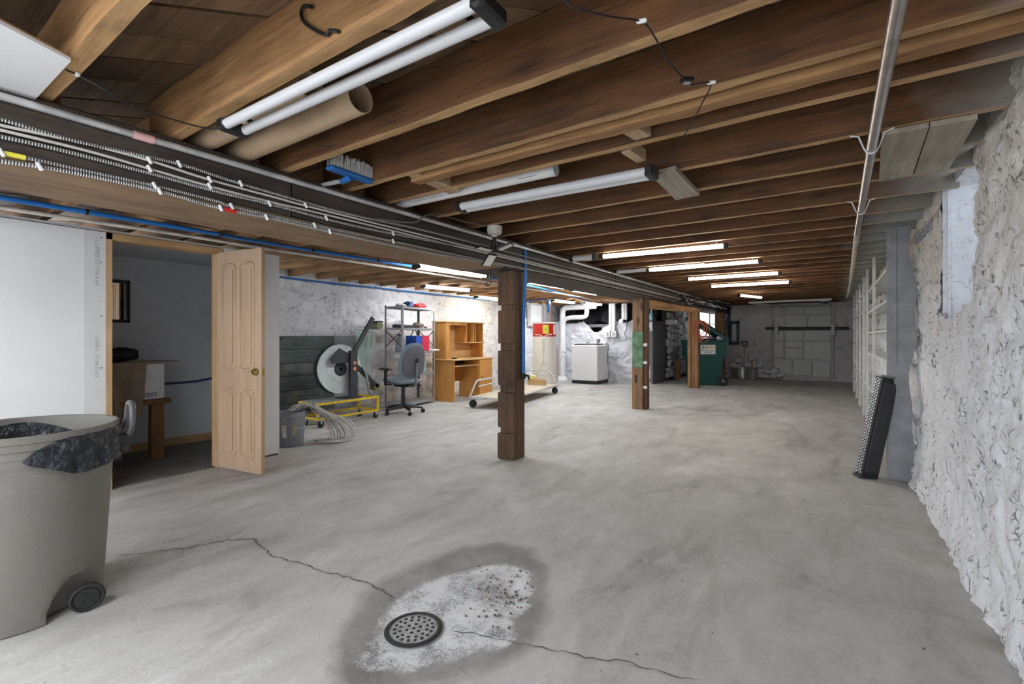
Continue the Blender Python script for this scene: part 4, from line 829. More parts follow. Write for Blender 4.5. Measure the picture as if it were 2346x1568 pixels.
# green plastic film strips hanging on the wall
fl_ = thing('plastic_film', 'pale green plastic film strips trailing down the stone wall behind the reel', 'film', (WL + .3, 4.9, .3))
for k in range(5):
    y0 = Xp(818 + 8 * k, 800, WL + .22).y; zt_ = Xp(825, 745 + 6 * abs(k - 2), WL + .22).z
    obj('strip', MB().grid(lambda u, v: (WL + .22 + .02 * math.sin(v * 5 + k) + .01 * math.sin(u * 9 + v * 7), y0 + .055 * u + .02 * math.sin(v * 4 + k), .33 + .03 * k + (zt_ - .35 - .03 * k) * v), 4, 18), MT['film'], fl_, True)
    obj('nail', MB().tube([(WL - .02, y0 + .03, zt_ - .03), (WL + .24, y0 + .03, zt_ - .03)], .004, 5), MT['gmetal'], fl_, True)
# ================================================================== STRAPPING CART
kt = thing('strapping_cart', 'yellow wheeled cart carrying a dark metal stand for a strap reel', 'cart', (-5.5, 3.95, 0))
ax0, ax1, ay0, ay1 = -5.70, -5.30, 3.48, 4.41
def bar(mb, a, b, w=.028):
    a, b = V(a), V(b); d = (b - a); c = (a + b) / 2; return mb.box(*[q for k in range(3) for q in (min(a[k], b[k]) - w / 2, max(a[k], b[k]) + w / 2)], .002)
for zb in (.115, .30):
    for x in (ax0, ax1): obj('rail', bar(MB(), (x, ay0, zb), (x, ay1, zb)), MT['yellow'], kt)
    for y in (ay0, ay1): obj('rail', bar(MB(), (ax0 + .03, y, zb), (ax1 - .03, y, zb)), MT['yellow'], kt)
for x in (ax0, ax1):
    for y in (ay0, ay1): obj('corner_post', bar(MB(), (x, y, .145), (x, y, .27)), MT['yellow'], kt)
obj('deck_plate', MB().box(ax0 + .01, ax1 - .01, ay0 + .01, ay1 - .25, .316, .322), MT['gpaint'], kt)
for x in (ax0 + .04, ax1 - .02):
    for y in (ay0 + .05, ay1 - .02):
        w_ = obj('caster', MB().at((x, y, .045), .3, 0, PI / 2).lathe([(0, -.012), (.03, -.014), (.045, -.012), (.045, .012), (.03, .014), (0, .012)], 18), MT['rubber'], kt, True); obj('caster_fork', MB().box(x - .02, x + .02, y - .012, y + .012, .05, .10, .003), MT['galv'], w_)
SX, SY = -5.33, 4.02
obj('column', MB().box(SX - .03, SX + .03, SY - .055, SY + .055, .323, .96, .004), MT['darkm'], kt); obj('foot_plate', MB().box(SX - .2, SX + .02, SY - .14, SY + .14, .323, .335, .002), MT['darkm'], kt)
obj('upper_arm', MB().at((SX, SY + .02, .95), 0, -(PI / 2 - .98)).box(-.02, .02, -.028, .028, -.02, .56, .003), MT['darkm'], kt)
obj('lower_arm', MB().at((SX, SY + .02, .76), 0, PI / 2 + 2.25 - PI).box(-.02, .02, -.025, .025, -.02, .02, .003).at((SX, SY + .02, .78), 0, -2.28).box(-.02, .02, -.028, .028, 0, .52, .003), MT['darkm'], kt)
obj('roller', MB().at((SX - .10, SY + .44, 1.31), 0, 0, PI / 2).cyl(.055, -.05, .12, 18), plain('olive_roller', (.18, .19, .10), .4), kt, True); obj('roller', MB().at((SX - .10, SY + .40, .44), 0, 0, PI / 2).cyl(.05, -.05, .12, 18), plain('olive_roller2', (.18, .17, .08), .3), kt, True)
obj('roller_hood', MB().box(SX - .16, SX + .02, SY + .38, SY + .50, 1.355, 1.375, .004), MT['darkm'], kt)
obj('guide_plate', MB().prism([(SY - .04, .92), (SY - .20, 1.0), (SY - .33, .86), (SY - .30, .80), (SY - .04, .80)], SX - .03, SX - .015, 'x'), MT['darkm'], kt)
for z in (.72, .80): obj('bolt', MB().at((SX + .03, SY, z), 0, 0, PI / 2).cyl(.028, 0, .012, 12), MT['copper'], kt, True)
rl = thing('strap_reel', 'large flat reel of pale grey-green strapping mounted on the yellow cart', 'reel', (-5.52, 3.90, .72))
RXc = -5.49
obj('front_flange', MB().at((RXc, 3.90, .72), 0, 0, PI / 2).lathe([(.09, .05), (.10, .062), (.16, .062), (.17, .055), (.31, .052), (.325, .058), (.33, .05), (.33, .042), (.09, .042)], 48), MT['reel'], rl, True)
obj('back_flange', MB().at((RXc, 3.90, .72), 0, 0, PI / 2).lathe([(.05, -.055), (.33, -.055), (.335, -.045), (.05, -.045)], 48), MT['darkm'], rl, True)
obj('strap_coil', MB().at((RXc, 3.90, .72), 0, 0, PI / 2).lathe([(.17, -.044), (.29, -.044), (.29, .041), (.17, .041), (.17, -.044)], 48), MT['reel'], rl, True)
obj('hub_ring', MB().at((RXc, 3.90, .72), 0, 0, PI / 2).lathe([(.02, -.05), (.095, -.05), (.095, .066), (.075, .07), (.02, .07)], 32), MT['darkm'], rl, True)
obj('strap_hose', MB().tube(bez([(SX + .045, SY + .12, .74), (SX + .045, SY + .17, .66), (SX + .04, SY + .21, .52), (SX, SY + .26, .40), (SX - .05, SY + .34, .345), (SX - .1, SY + .36, .34)], 5), .016, 8), MT['gpaint'], kt, True)
# ================================================================== OFFICE CHAIR
ch = thing('office_chair', 'grey swivel office chair on a black five-star base with casters', 'chair', (-5.34, 4.93, 0), math.atan2(.14, -.99))   # local +X = facing
for k in range(5):
    a = k * 2 * PI / 5 + .35; c_, s_ = math.cos(a), math.sin(a); lgp = obj('base_leg', MB().tube([(.03 * c_, .03 * s_, .105), (.17 * c_, .17 * s_, .095), (.29 * c_, .29 * s_, .07)], [.028, .022, .014], 8), MT['black'], ch, True, False)
    obj('caster', MB().at((.29 * c_, .29 * s_, .028), a + .8, PI / 2).lathe([(0, -.022), (.022, -.024), (.028, -.015), (.028, .015), (.022, .024), (0, .022)], 14), MT['rubber'], lgp, True, False)
obj('gas_column', MB().lathe([(0, .09), (.032, .09), (.032, .26), (.024, .26), (.024, .41), (0, .41)], 16), MT['black'], ch, True, False)
obj('mechanism', MB().box(-.16, .14, -.09, .09, .40, .445, .012), MT['black'], ch, False, False); obj('tilt_lever', MB().tube([(-.05, -.09, .42), (-.06, -.22, .41), (-.09, -.26, .40)], [.008, .008, .02], 8), MT['black'], ch, True, False)
def seatf(u, v):
    a = u * 2 * PI; p = (abs(math.cos(a)) ** .55 * math.copysign(1, math.cos(a)), abs(math.sin(a)) ** .55 * math.copysign(1, math.sin(a))); k = math.sin(v * PI) ** .42
    return (.02 + .245 * p[0] * k, .25 * p[1] * k, .485 - .04 * math.cos(v * PI) + .008 * p[0] * k)
obj('seat', MB().grid(seatf, 32, 12), MT['chairg'], ch, True, False)
def backf(off, sy, sz, th):
    def f(u, v):
        a = u * 2 * PI; p = (abs(math.cos(a)) ** .7 * math.copysign(1, math.cos(a)), abs(math.sin(a)) ** .7 * math.copysign(1, math.sin(a))); k = math.sin(v * PI) ** .5
        y, z = sy * p[0] * k * (1 - .12 * p[1] * k), .80 + sz * p[1] * k; return (-.27 + off - .14 * (z - .62) + .10 * (y / .22) ** 2 * .5 + th * math.cos(v * PI), y, z)
    return f
obj('back_cushion', MB().grid(backf(.03, .225, .26, .03), 32, 12), MT['chairg'], ch, True, False); obj('back_shell', MB().grid(backf(-.012, .195, .225, .016), 32, 10), MT['cmesh'], ch, True, False)
obj('back_bar', MB().tube(bez([(-.14, 0, .42), (-.27, 0, .43), (-.325, 0, .52), (-.335, 0, .70), (-.345, 0, .80)], 5), .02, 8), MT['gmetal'], ch, True, False); obj('back_knob', MB().ball((-.355, 0, .80), .032, 10, 6), MT['black'], ch, True, False)
for s in (-1, 1):
    ar = obj('arm_post', MB().box(.0, .05, s * .29 - .018, s * .29 + .018, .44, .66, .008).box(-.02, .05, min(s * .2, s * .3), max(s * .2, s * .3), .435, .455, .004), MT['black'], ch, False, False); obj('arm_pad', MB().box(-.10, .15, s * .29 - .045, s * .29 + .045, .66, .69, .014), MT['black'], ar, False, False)
# ================================================================== METAL RACK AND ITS CONTENTS
rk = thing('metal_rack', 'grey slotted metal shelving rack between the office chair and the oak desk', 'rack', (-5.70, 5.62, 0), math.atan2(.88, -.13) - PI / 2)  # local x = depth(+X front), y = width
def ang_post(x, y, sx, sy): return MB().box(min(x, x + sx * .032), max(x, x + sx * .032), y - .0015, y + .0015, .0, 1.66).box(x - .0015, x + .0015, min(y, y + sy * .032), max(y, y + sy * .032), 0, 1.66)
for x, sx in ((0, -1), (-.36, 1)):
    for y, sy in ((-.44, 1), (.44, -1)): obj('upright', ang_post(x, y, sx, sy), MT['gpaint'] if x == 0 else MT['gmetal'], rk, False, False)
RS = (.06, .53, .90, 1.29, 1.635)
for z in RS: obj('shelf', MB().box(-.36, 0, -.44, .44, z, z + .006).box(-.003, 0, -.44, .44, z - .028, z).box(-.36, -.357, -.44, .44, z - .028, z).box(-.36, 0, -.44, -.437, z - .028, z).box(-.36, 0, .437, .44, z - .028, z), MT['gpaint'], rk, False, False)
for y in (-.437, .437):
    obj('brace', MB().tube([(-.35, y, 1.26), (-.01, y, .98)], .008, 6), MT['darkm'], rk, True, False); obj('brace', MB().tube([(-.01, y, 1.26), (-.35, y, .98)], .008, 6), MT['darkm'], rk, True, False)
obj('brace', MB().tube([(-.355, .30, 1.26), (-.355, .06, .98)], .008, 6), MT['darkm'], rk, True, False); obj('brace', MB().tube([(-.355, .36, 1.26), (-.355, .44, 1.10)], .008, 6), MT['darkm'], rk, True, False)
RM = Matrix.Translation(rk.location) @ Matrix.Rotation(rk.rotation_euler.z, 4, 'Z')
def R(x, y, z): return tuple(RM @ V((x, y, z)))
rz_ = rk.rotation_euler.z
def lump(c, r, seed, sq=(1, 1, 1), n=16, m=10, rough=.35):
    mb = MB()
    def f(u, v):
        d = V((math.sin(v * PI) * math.cos(u * 2 * PI), math.sin(v * PI) * math.sin(u * 2 * PI), -math.cos(v * PI))); k = 1 + rough * vnoise(np.array([[d.x * 2.2 + seed * 7, d.y * 2.2, d.z * 2.2]]), seed)[0]; z = d.z * r * sq[2] * k
        return (c[0] + d.x * r * sq[0] * k, c[1] + d.y * r * sq[1] * k, max(c[2] + z, c[2] - r * sq[2] * .8))
    return mb.grid(f, n, m)
def rag(x, y, r, m, label, sq=(1, 1, .55), z=1.642): return tag(obj('rag_bundle', lump(R(x, y, z + r * .42), r, int(x * 100 + y * 77) % 50, sq), MT[m], None, True), label, 'rag')
rag(-.2, -.06, .10, 'navy', 'dark navy crumpled bag on top of the metal rack'); rag(-.12, .10, .08, 'red', 'small bright red crumpled cloth between the other bundles on the rack top'); rag(-.17, .28, .075, 'pepred', 'crimson crumpled bundle near the right end of the rack top', (1.2, 1, .7)); rag(-.22, -.2, .07, 'white', 'white folded paper bundle at the left end of the rack top', (1, 1.4, .4))
tag(obj('tool_case', MB().at(R(-.16, -.22, 1.297), rz_).box(-.10, .10, -.17, .17, 0, .05, .012), MT['darkm']), 'flat dark tool case on the second rack shelf', 'case')
tag(obj('paper_bag', lump(R(-.2, .22, 1.345), .085, 9, (1, 1.2, .6)), MT['scrap'], None, True), 'crumpled tan paper bag on the second rack shelf', 'bag'); tag(obj('red_tool', MB().tube([R(-.10, .27, 1.315), R(-.12, .33, 1.32), R(-.14, .40, 1.312)], [.012, .016, .01], 8), plain('dull_red', (.25, .05, .05), .6), None, True), 'dull red hand tool beside the tan paper bag on the rack', 'tool')
sdk = thing('drink_carton', 'red and blue drink can carton on the middle rack shelf', 'carton', R(-.14, .12, .908), rz_)
obj('blue_half', MB().box(-.11, .11, -.17, 0, 0, .26, .004), MT['pepblue'], sdk, False, False); obj('red_half', MB().box(-.11, .11, .0005, .20, 0, .26, .004), MT['pepred'], sdk, False, False)
tag(obj('water_pack', MB().at(R(-.16, .1, .538), rz_).box(-.12, .12, -.16, .16, 0, .23, .03), MT['packw'], None), 'shrink-wrapped pack of light blue bottles on the lower rack shelf', 'bottles')
jg = thing('canister', 'pale grey canister on the middle rack shelf behind the chair', 'canister', R(-.2, -.25, .908), rz_); obj('body', MB().lathe([(0, 0), (.075, 0), (.08, .01), (.08, .20), (.06, .235), (.03, .245), (.03, .26), (0, .26)], 20), MT['greyb'], jg, True, False); obj('cap', MB().cyl(.033, .258, .285, 14), MT['black'], jg, True, False)
tag(obj('loose_string', MB().tube(bez([R(-.08, .26, .915), R(-.03, .34, .93), R(.0, .42, .925), R(.05, .5, .915), R(.02, .43, .912), R(-.06, .35, .913)], 6), .009, 7), MT['white'], None, True), 'loose white cord hanging off the middle rack shelf', 'cord')
# ================================================================== OAK DESK WITH HUTCH
dk = thing('computer_desk', 'oak laminate computer desk with hutch against the left stone wall', 'desk', (-5.96, 6.2, 0), .03); DLn = 1.16
obj('left_side', MB().box(0, .50, 0, .022, 0, .725, .002), MT['oak'], dk, False, False); obj('top', MB().box(-.01, .53, -.015, DLn + .02, .726, .752, .005), MT['oakh'], dk, False, False)
obj('pedestal_side', MB().box(.02, .49, .74, .76, 0, .725, .002), MT['oak'], dk, False, False); obj('pedestal_side', MB().box(.02, .49, DLn - .02, DLn, 0, .725, .002), MT['oak'], dk, False, False)
pd = obj('cabinet_door', MB().box(.491, .508, .745, DLn - .005, .02, .72, .003), MT['oak'], dk, False, False); obj('pull', MB().tube([(.51, .80, .33), (.53, .80, .34), (.53, .80, .40), (.51, .80, .41)], .006, 6), MT['black'], pd, True, False)
obj('modesty_panel', MB().box(.04, .055, .022, .74, .30, .725), MT['oak'], dk, False, False); obj('keyboard_tray', MB().box(.10, .50, .04, .725, .615, .632, .003), MT['oakh'], dk, False, False); obj('tray_rail', MB().box(.1, .45, .03, .04, .635, .66), MT['black'], dk, False, False); obj('apron', MB().box(.12, .14, .022, .74, .64, .725), MT['black'], dk, False, False)
obj('hutch_side', MB().box(0, .30, 0, .022, .753, 1.41, .002), MT['oak'], dk, False, False); obj('hutch_side', MB().box(0, .30, DLn - .04, DLn - .018, .753, 1.41, .002), MT['oak'], dk, False, False); obj('hutch_face', MB().box(.30, .318, 0, .10, .753, 1.41, .002), MT['oak'], dk, False, False)
obj('hutch_top', MB().box(-.01, .33, -.02, DLn, 1.411, 1.432, .004), MT['oakh'], dk, False, False); obj('hutch_back', MB().box(0, .01, .022, DLn - .04, .753, 1.41), MT['oakh'], dk, False, False)
obj('cubby_shelf', MB().box(.011, .30, .62, DLn - .041, 1.03, 1.048, .002), MT['oakh'], dk, False, False)
for y in (.62, .83, .90): obj('divider', MB().box(.011, .295, y, y + .014, 1.049, 1.41, .002), MT['oak'], dk, False, False)
obj('hutch_rail', MB().box(.28, .30, .1, .62, 1.36, 1.41, .002), MT['oak'], dk, False, False)
tag(obj('stapler', MB().at((-5.58, 6.36, .753), .1).box(-.02, .02, -.06, .06, 0, .022, .006), MT['black'], None), 'small black box lying on the desk top below the hutch', 'box')
# ================================================================== LONG TROLLEY
TA, TB, TC_, TD = V((-4.83, 5.88, 0)), V((-4.22, 6.04, 0)), V((-4.63, 8.43, 0)), V((-5.24, 8.27, 0))
tr = thing('panel_trolley', 'long low wooden platform trolley with steel tube rail and upright handle', 'trolley', tuple(TA))
obj('deck', MB().prism([tuple(p.xy) for p in (TA, TB, TC_, TD)], .155, .18), plain('pale_deck', (.62, .55, .45), .7, var=.1), tr)
mb = MB().tube([p + V((0, 0, .158)) for p in (TA, TB, TC_, TD)], .016, 8, closed=True); obj('deck_frame', mb, MT['galv'], tr, True)
for p in (TA.lerp(TC_, .03), TB.lerp(TD, .06), TC_.lerp(TA, .03), TD.lerp(TB, .06)):
    c_ = obj('caster', MB().at((p.x, p.y, .062), .5, PI / 2).lathe([(0, -.018), (.05, -.02), (.062, -.014), (.062, .014), (.05, .02), (0, .018)], 20), MT['rubber'], tr, True); obj('caster_fork', MB().box(p.x - .025, p.x + .025, p.y - .025, p.y + .025, .12, .153, .004), MT['gmetal'], c_)
Z_ = lambda p, z: V((p.x, p.y, z))
rail = [Z_(TA, .17), Z_(TA.lerp(TD, .09), .40), Z_(TA.lerp(TD, .16), .42), Z_(TA.lerp(TD, .6), .43), Z_(TD.lerp(TA, .08), .46), Z_(TD.lerp(TC_, .3), .46), Z_(TD.lerp(TC_, .75), .44), Z_(TC_, .17)]
obj('guard_rail', MB().tube(bez(rail, 5), .016, 8), MT['galv'], tr, True); obj('guard_rail', MB().tube(bez([Z_(TA.lerp(TD, .12), .32), Z_(TA.lerp(TD, .5), .33), Z_(TD, .34), Z_(TC_, .36)], 4), .011, 8), MT['galv'], tr, True)
hb = TD.lerp(TC_, .55)
hc, hl, hr = Z_(hb, .60), Z_(TD.lerp(TC_, .12), .18), Z_(TD.lerp(TC_, .92), .18); u_ = (TC_ - TD).normalized() * .015
obj('handle_tube', MB().tube(bez([hl, hc - u_, Z_(hb, .9) - u_, Z_(hb, 1.10) - u_, Z_(hb, 1.18) - u_ * 4, Z_(hb, 1.195) - u_ * 12], 4), .012, 8), MT['galv'], tr, True); obj('handle_tube', MB().tube(bez([hr, hc + u_, Z_(hb, .9) + u_, Z_(hb, 1.10) + u_, Z_(hb, 1.18) + u_ * 4, Z_(hb, 1.20) + u_ * 12], 4), .012, 8), MT['galv'], tr, True)
bq = TD.lerp(TC_, .5) + (TA - TD).normalized() * .3; bh = thing('broom_head', 'tan bristled broom head standing on the trolley deck', 'broom', (bq.x, bq.y, .18), math.atan2(TC_.y - TD.y, TC_.x - TD.x)); mb = MB(); rr = random.Random(3)
obj('block', MB().box(-.19, .19, -.03, .03, 0, .03, .006), MT['scrapx'], bh, False, False)
for i in range(30):
    for j in (-1, 1): x = -.18 + .36 * i / 29; mb.tube([(x, j * .016, .03), (x + rr.uniform(-.008, .008), j * .02, .115 + rr.uniform(-.01, .006))], [.007, .01], 5)
o = obj('bristles', mb, MT['tan'], bh, False, False); o['kind'] = 'stuff'
q = TD.lerp(TC_, .25) + (TA - TD).normalized() * .15; tag(obj('yellow_carton', MB().at((q.x, q.y, .181), .3, 0, .1).box(-.08, .08, -.05, .05, 0, .18, .006), plain('pale_yellow', (.72, .66, .28), .6, var=.3, vs=20)), 'pale yellow carton tilted on the far corner of the trolley', 'carton')
q = TC_ + (TC_ - TB).normalized() * .06
# ================================================================== WATER HEATER
ht = thing('water_heater', 'tall cream electric water heater with red top band', 'water heater', (-5.54, 9.48, 0))
obj('tank', MB().lathe([(0, .02), (.265, .02), (.272, .03), (.272, 1.155), (.262, 1.16)], 40), MT['cream'], ht, True, False); obj('base_ring', MB().lathe([(.25, 0), (.262, 0), (.262, .025)], 32), MT['gmetal'], ht, True, False)
obj('red_band', MB().lathe([(.274, 1.155), (.276, 1.16), (.276, 1.455), (.272, 1.46)], 40), MT['red'], ht, True, False); obj('top_cap', MB().lathe([(.280, 1.45), (.284, 1.455), (.284, 1.47), (.25, 1.485), (0, 1.49)], 40), MT['white'], ht, True, False)
va = math.atan2(-9.48, 5.54)
obj('energy_label', MB().at((0, 0, 0), va + .10).lathe([(.278, 1.22), (.278, 1.42)], 6, -.24, .26), MT['yel_lab'], ht, True, False); obj('label_print', MB().at((0, 0, 0), va + .10).lathe([(.2795, 1.28), (.2795, 1.36)], 4, -.1, .08), plain('label_green', (.45, .62, .08), .6), ht, True, False)
obj('access_panel', MB().at((0, 0, 0), va + 1.0).box(.268, .285, -.05, .05, 1.2, 1.43, .006), MT['white'], ht, False, False); obj('access_panel', MB().at((0, 0, 0), va + 1.05).box(.262, .28, -.035, .035, .70, .92, .006), MT['white'], ht, False, False)
obj('relief_pipe', MB().at((0, 0, 0), va + 1.2).tube([(.27, 0, .92), (.31, 0, .92), (.315, 0, .85), (.315, 0, .10)], .011, 8), MT['copper'], ht, True, False); obj('drain_valve', MB().at((0, 0, 0), va + 1.05).tube([(.26, 0, .12), (.31, 0, .12), (.32, 0, .09)], .013, 8), MT['brass'], ht, True, False)
obj('copper_pipe', MB().tube([(.02, -.07, 1.48), (.02, -.07, 2.0)], .011, 8), MT['copper'], ht, True, False); obj('copper_pipe', MB().tube([(.13, .05, 1.48), (.13, .05, 2.0)], .011, 8), MT['copper'], ht, True, False)
obj('blue_line', MB().tube(bez([(.13, .05, 1.9), (.10, .0, 2.0), (-.1, -.2, 2.0), (-.3, -.3, 1.96), (-.32, -.3, 1.82)], 5), .013, 8), MT['blue'], ht, True, False); obj('blue_line', MB().tube([(.10, .02, 1.99), (.10, .02, 1.72)], .030, 8), MT['blue'], ht, True, False)
# electrical panel on the left wall behind the heater
ep = thing('breaker_panel', 'white electrical panel with conduits on the stone wall behind the water heater', 'electrical panel', (WL + .06, 10.6, 1.45))
obj('cabinet', MB().box(WL + .03, WL + .14, 10.2, 10.75, 1.42, 1.98, .006), MT['white'], ep); obj('cover', MB().box(WL + .141, WL + .15, 10.24, 10.71, 1.46, 1.70, .004), MT['appl'], ep); obj('conduit', MB().tube([(WL + .09, 10.85, 1.45), (WL + .09, 10.85, 2.02)], .03, 10), MT['gpaint'], ep, True)
# ================================================================== WASHING MACHINE
wm = thing('washing_machine', 'white top-loading washing machine on a black plinth', 'washing machine', (-4.985, 10.78, 0)); hx, hy = .345, .325
obj('cabinet', MB().box(-hx, hx, -hy, hy, .075, .945, .018), MT['appl'], wm, False, False); obj('plinth', MB().box(-hx + .004, hx - .004, -hy + .004, hy - .004, 0, .073, .006), MT['black'], wm, False, False)
for y in (-.17, -.02, .13): obj('side_rib', MB().box(hx, hx + .006, y - .045, y + .045, .14, .88, .003), MT['appl'], wm, False, False)
obj('lid', MB().box(-hx + .05, hx - .05, -hy + .02, hy - .14, .946, .975, .012), MT['black'], wm, False, False); cpn = obj('control_panel', MB().box(-hx + .01, hx - .01, hy - .13, hy - .01, .946, 1.01, .012), MT['appl'], wm, False, False)
obj('badge', MB().box(-.03, .03, -hy - .003, -hy - .0005, .912, .92), MT['gpaint'], wm, False, False); obj('knob', MB().at((.12, hy - .132, .98), 0, PI / 2).cyl(.02, 0, .015, 12), MT['gpaint'], cpn, True, False)
obj('hose', MB().tube(bez([(-hx - .01, .2, .1), (-hx - .03, .2, .6), (-hx - .02, .2, .93), (-hx + .1, .3, .97)], 5), .011, 8), MT['gpaint'], wm, True, False); obj('power_cord', MB().tube(bez([(hx - .06, .31, .97), (hx + .02, .29, .95), (hx + .025, .25, .7), (hx + .025, .25, .45)], 5), .007, 8), MT['black'], wm, True, False)
for x, r_, m_ in ((-.15, .05, 'white'), (.13, .045, 'gpaint')):
    d_ = thing('detergent_tub', ('white' if m_ == 'white' else 'grey') + ' detergent tub on the back of the washing machine', 'tub', (-4.985 + x, 11.0, 1.012)); obj('body', MB().lathe([(0, 0), (r_, 0), (r_ * 1.08, .07), (r_, .075), (0, .075)], 16), MT[m_], d_, True, False); obj('lid', MB().cyl(r_ * 1.12, .0755, .09, 16), MT['white'], d_, True, False)
# corner drain pipes
dp = thing('drain_stack', 'white painted cast iron drain stack with elbows in the stone corner', 'pipe', (-5.95, 11.1, 0))
obj('riser', MB().tube(bez([(-5.95, 11.15, .02), (-5.95, 11.15, .5), (-5.95, 11.15, 1.5), (-5.95, 11.15, 1.80), (-5.90, 11.15, 1.90), (-5.78, 11.15, 1.93), (-5.4, 11.15, 1.93), (-5.0, 11.15, 1.94)], 5), .075, 16), MT['white'], dp, True)
obj('branch', MB().tube(bez([(-5.95, 11.13, 1.50), (-5.85, 11.13, 1.62), (-5.65, 11.13, 1.66), (-5.35, 11.13, 1.66), (-5.25, 11.13, 1.72), (-5.24, 11.13, 1.92)], 5), .06, 14), MT['white'], dp, True)
for z in (.62, .75): obj('collar', MB().at((-5.95, 11.15, z)).cyl(.095, 0, .05, 16), MT['white'], dp, True)
obj('floor_boot', MB().at((-5.95, 11.13, 0)).lathe([(0, .10), (.08, .10), (.14, .06), (.16, .0), (0, 0)], 20), MT['white'], dp, True)
# cable ducts and outlets on the low wall
def duct(u0, v0, u1, v1, label, box_uv=None):
    a, b = Yp(u0, v0, WM - .05), Yp(u1, v1, WM - .05); t_ = thing('cable_duct', label, 'duct', (a.x, WM - .04, b.z)); obj('channel', MB().box(a.x, b.x, WM - .09, WM - .02, b.z, min(a.z, 2.02), .006), MT['shelf'], t_); obj('channel_lid', MB().box(a.x + .02, (a.x + b.x) / 2, WM - .10, WM - .091, b.z + .01, min(a.z, 2.02) - .01, .003), MT['white'], t_)
    return t_, a, b
t_, a, b = duct(1396, 696, 1410, 758, 'wide white cable duct dropping to a double outlet above the washing machine')
for k, x in enumerate((a.x - .09, a.x + .07)):
    ob = obj('outlet_box', MB().box(x, x + .13, WM - .11, WM - .03, b.z - .16, b.z - .005, .006), MT['white'], t_); obj('outlet_face', MB().box(x + .035, x + .095, WM - .114, WM - .111, b.z - .13, b.z - .04, .002), MT['gpaint'], ob)
t_, a, b = duct(1425, 696, 1437, 733, 'narrow white cable duct with a round outlet and dangling grey cord')
obj('round_outlet', MB().at((a.x, WM - .10, b.z - .03), 0, PI / 2).cyl(.05, -.03, .03, 18), MT['white'], t_, True); obj('cord', MB().tube(bez([(b.x - .02, WM - .08, b.z), (b.x, WM - .08, b.z - .2), (b.x - .05, WM - .09, b.z - .35), (b.x + .0, WM - .09, b.z - .48), (b.x - .14, WM - .10, b.z - .54)], 6), .011, 7), MT['gmetal'], t_, True)
sbt = thing('spray_bottle', 'small light blue bottle with white cap on the end of the low wall', 'bottle', (-3.66, WM + .12, 1.552)); obj('body', MB().lathe([(0, 0), (.045, 0), (.048, .01), (.048, .15), (.02, .20), (.018, .22), (0, .22)], 16), MT['packw'], sbt, True, False); obj('cap', MB().lathe([(0, .221), (.022, .221), (.022, .26), (.006, .27), (.006, .29), (0, .29)], 10), MT['white'], sbt, True, False)
bl_ = Yp(1522, 740, 12.45); tag(obj('foam_block', MB().box(-3.66, -3.35, 12.38, 12.66, 1.46, 1.60, .02), MT['white'], None), 'pale block resting on the rubble behind the low wall end', 'block')
# leaning boards in the passage
tag(obj('dark_panel', MB().at((-3.40, 12.60, .0), 0, 0, -.03).box(-.012, .012, -.02, .46, 0, .86, .003), MT['gmetal'] if 0 else plain('grey_brown_panel', (.16, .14, .145), .7, var=.15)), 'grey-brown panel leaning on the rubble wall behind plywood', 'panel')
tag(obj('plywood_offcut', MB().at((-3.36, 12.60, .0), 0, 0, -.03).prism([(.04, 0), (.36, 0), (.44, .55), (.0, .55)], -.008, .008, 'x'), MT['ply']), 'tapered plywood offcut leaning in the passage beside the green bin', 'plywood')
# ================================================================== GREEN BIN
gb_ = thing('wheeled_bin', 'large dark green wheeled refuse bin with lid ajar behind the orange-brown post', 'bin', tuple(Zp(1619, 884)), .42)   # local -Y faces the viewer
def frus(mb, z0, z1, a0, a1, b0, b1): return mb.add([(-a0, -b0, z0), (a0, -b0, z0), (a0, b0, z0), (-a0, b0, z0), (-a1, -b1, z1), (a1, -b1, z1), (a1, b1, z1), (-a1, b1, z1)], [(3, 2, 1, 0), (0, 1, 5, 4), (1, 2, 6, 5), (2, 3, 7, 6), (3, 0, 4, 7)])
obj('body', frus(MB().at((0, .33, 0)), .01, .70, .33, .375, .26, .31), MT['teal'], gb_, False, False); obj('upper_body', frus(MB().at((0, .33, 0)), .66, 1.06, .425, .445, .335, .35), MT['teal'], gb_, False, False)
obj('rim', MB().at((0, .33, 0)).box(-.46, .46, -.37, -.34, 1.03, 1.075, .01).box(-.46, .46, .34, .37, 1.03, 1.075, .01).box(-.46, -.43, -.34, .34, 1.03, 1.075, .01).box(.43, .46, -.34, .34, 1.03, 1.075, .01), MT['teal'], gb_, False, False)
obj('lid', MB().at((.45, .33, 1.10), 0, 0, .60).grid(lambda u, v: (-.95 * u, -.36 + .72 * v, .05 * math.sin(u * PI) + .015 * math.sin(v * PI)), 10, 8).grid(lambda u, v: (-.95 * u, -.36 + .72 * v, -.03 + .05 * math.sin(u * PI) + .015 * math.sin(v * PI)), 10, 8).box(-.95, 0, -.365, -.355, -.05, .02).box(-.95, 0, .355, .365, -.05, .02), MT['teal'], gb_, False, False)
for s in (-1,):
    wq = obj('wheel', MB().at((.36, s * .02 + .03, .115), 0, PI / 2).lathe([(0, -.03), (.08, -.03), (.11, -.028), (.115, -.01), (.115, .02), (.08, .03), (0, .03)], 24), MT['rubber'], gb_, True, False); obj('wheel_hub', MB().at((.36, s * .02 + .03, .115), 0, PI / 2).lathe([(0, .034), (.03, .034), (.035, .031)], 20), MT['gmetal'], wq, True, False)
obj('axle', MB().tube([(.36, .05, .115), (.36, .6, .115)], .012, 8), MT['gmetal'], gb_, True, False)
lbl = obj('label', MB().box(-.14, .19, -.022, -.016, .74, .96, .002), MT['white'], gb_, False, False, 'white label with black and amber lettering')
GM = Matrix.Translation(gb_.location) @ Matrix.Rotation(.42, 4, 'Z')
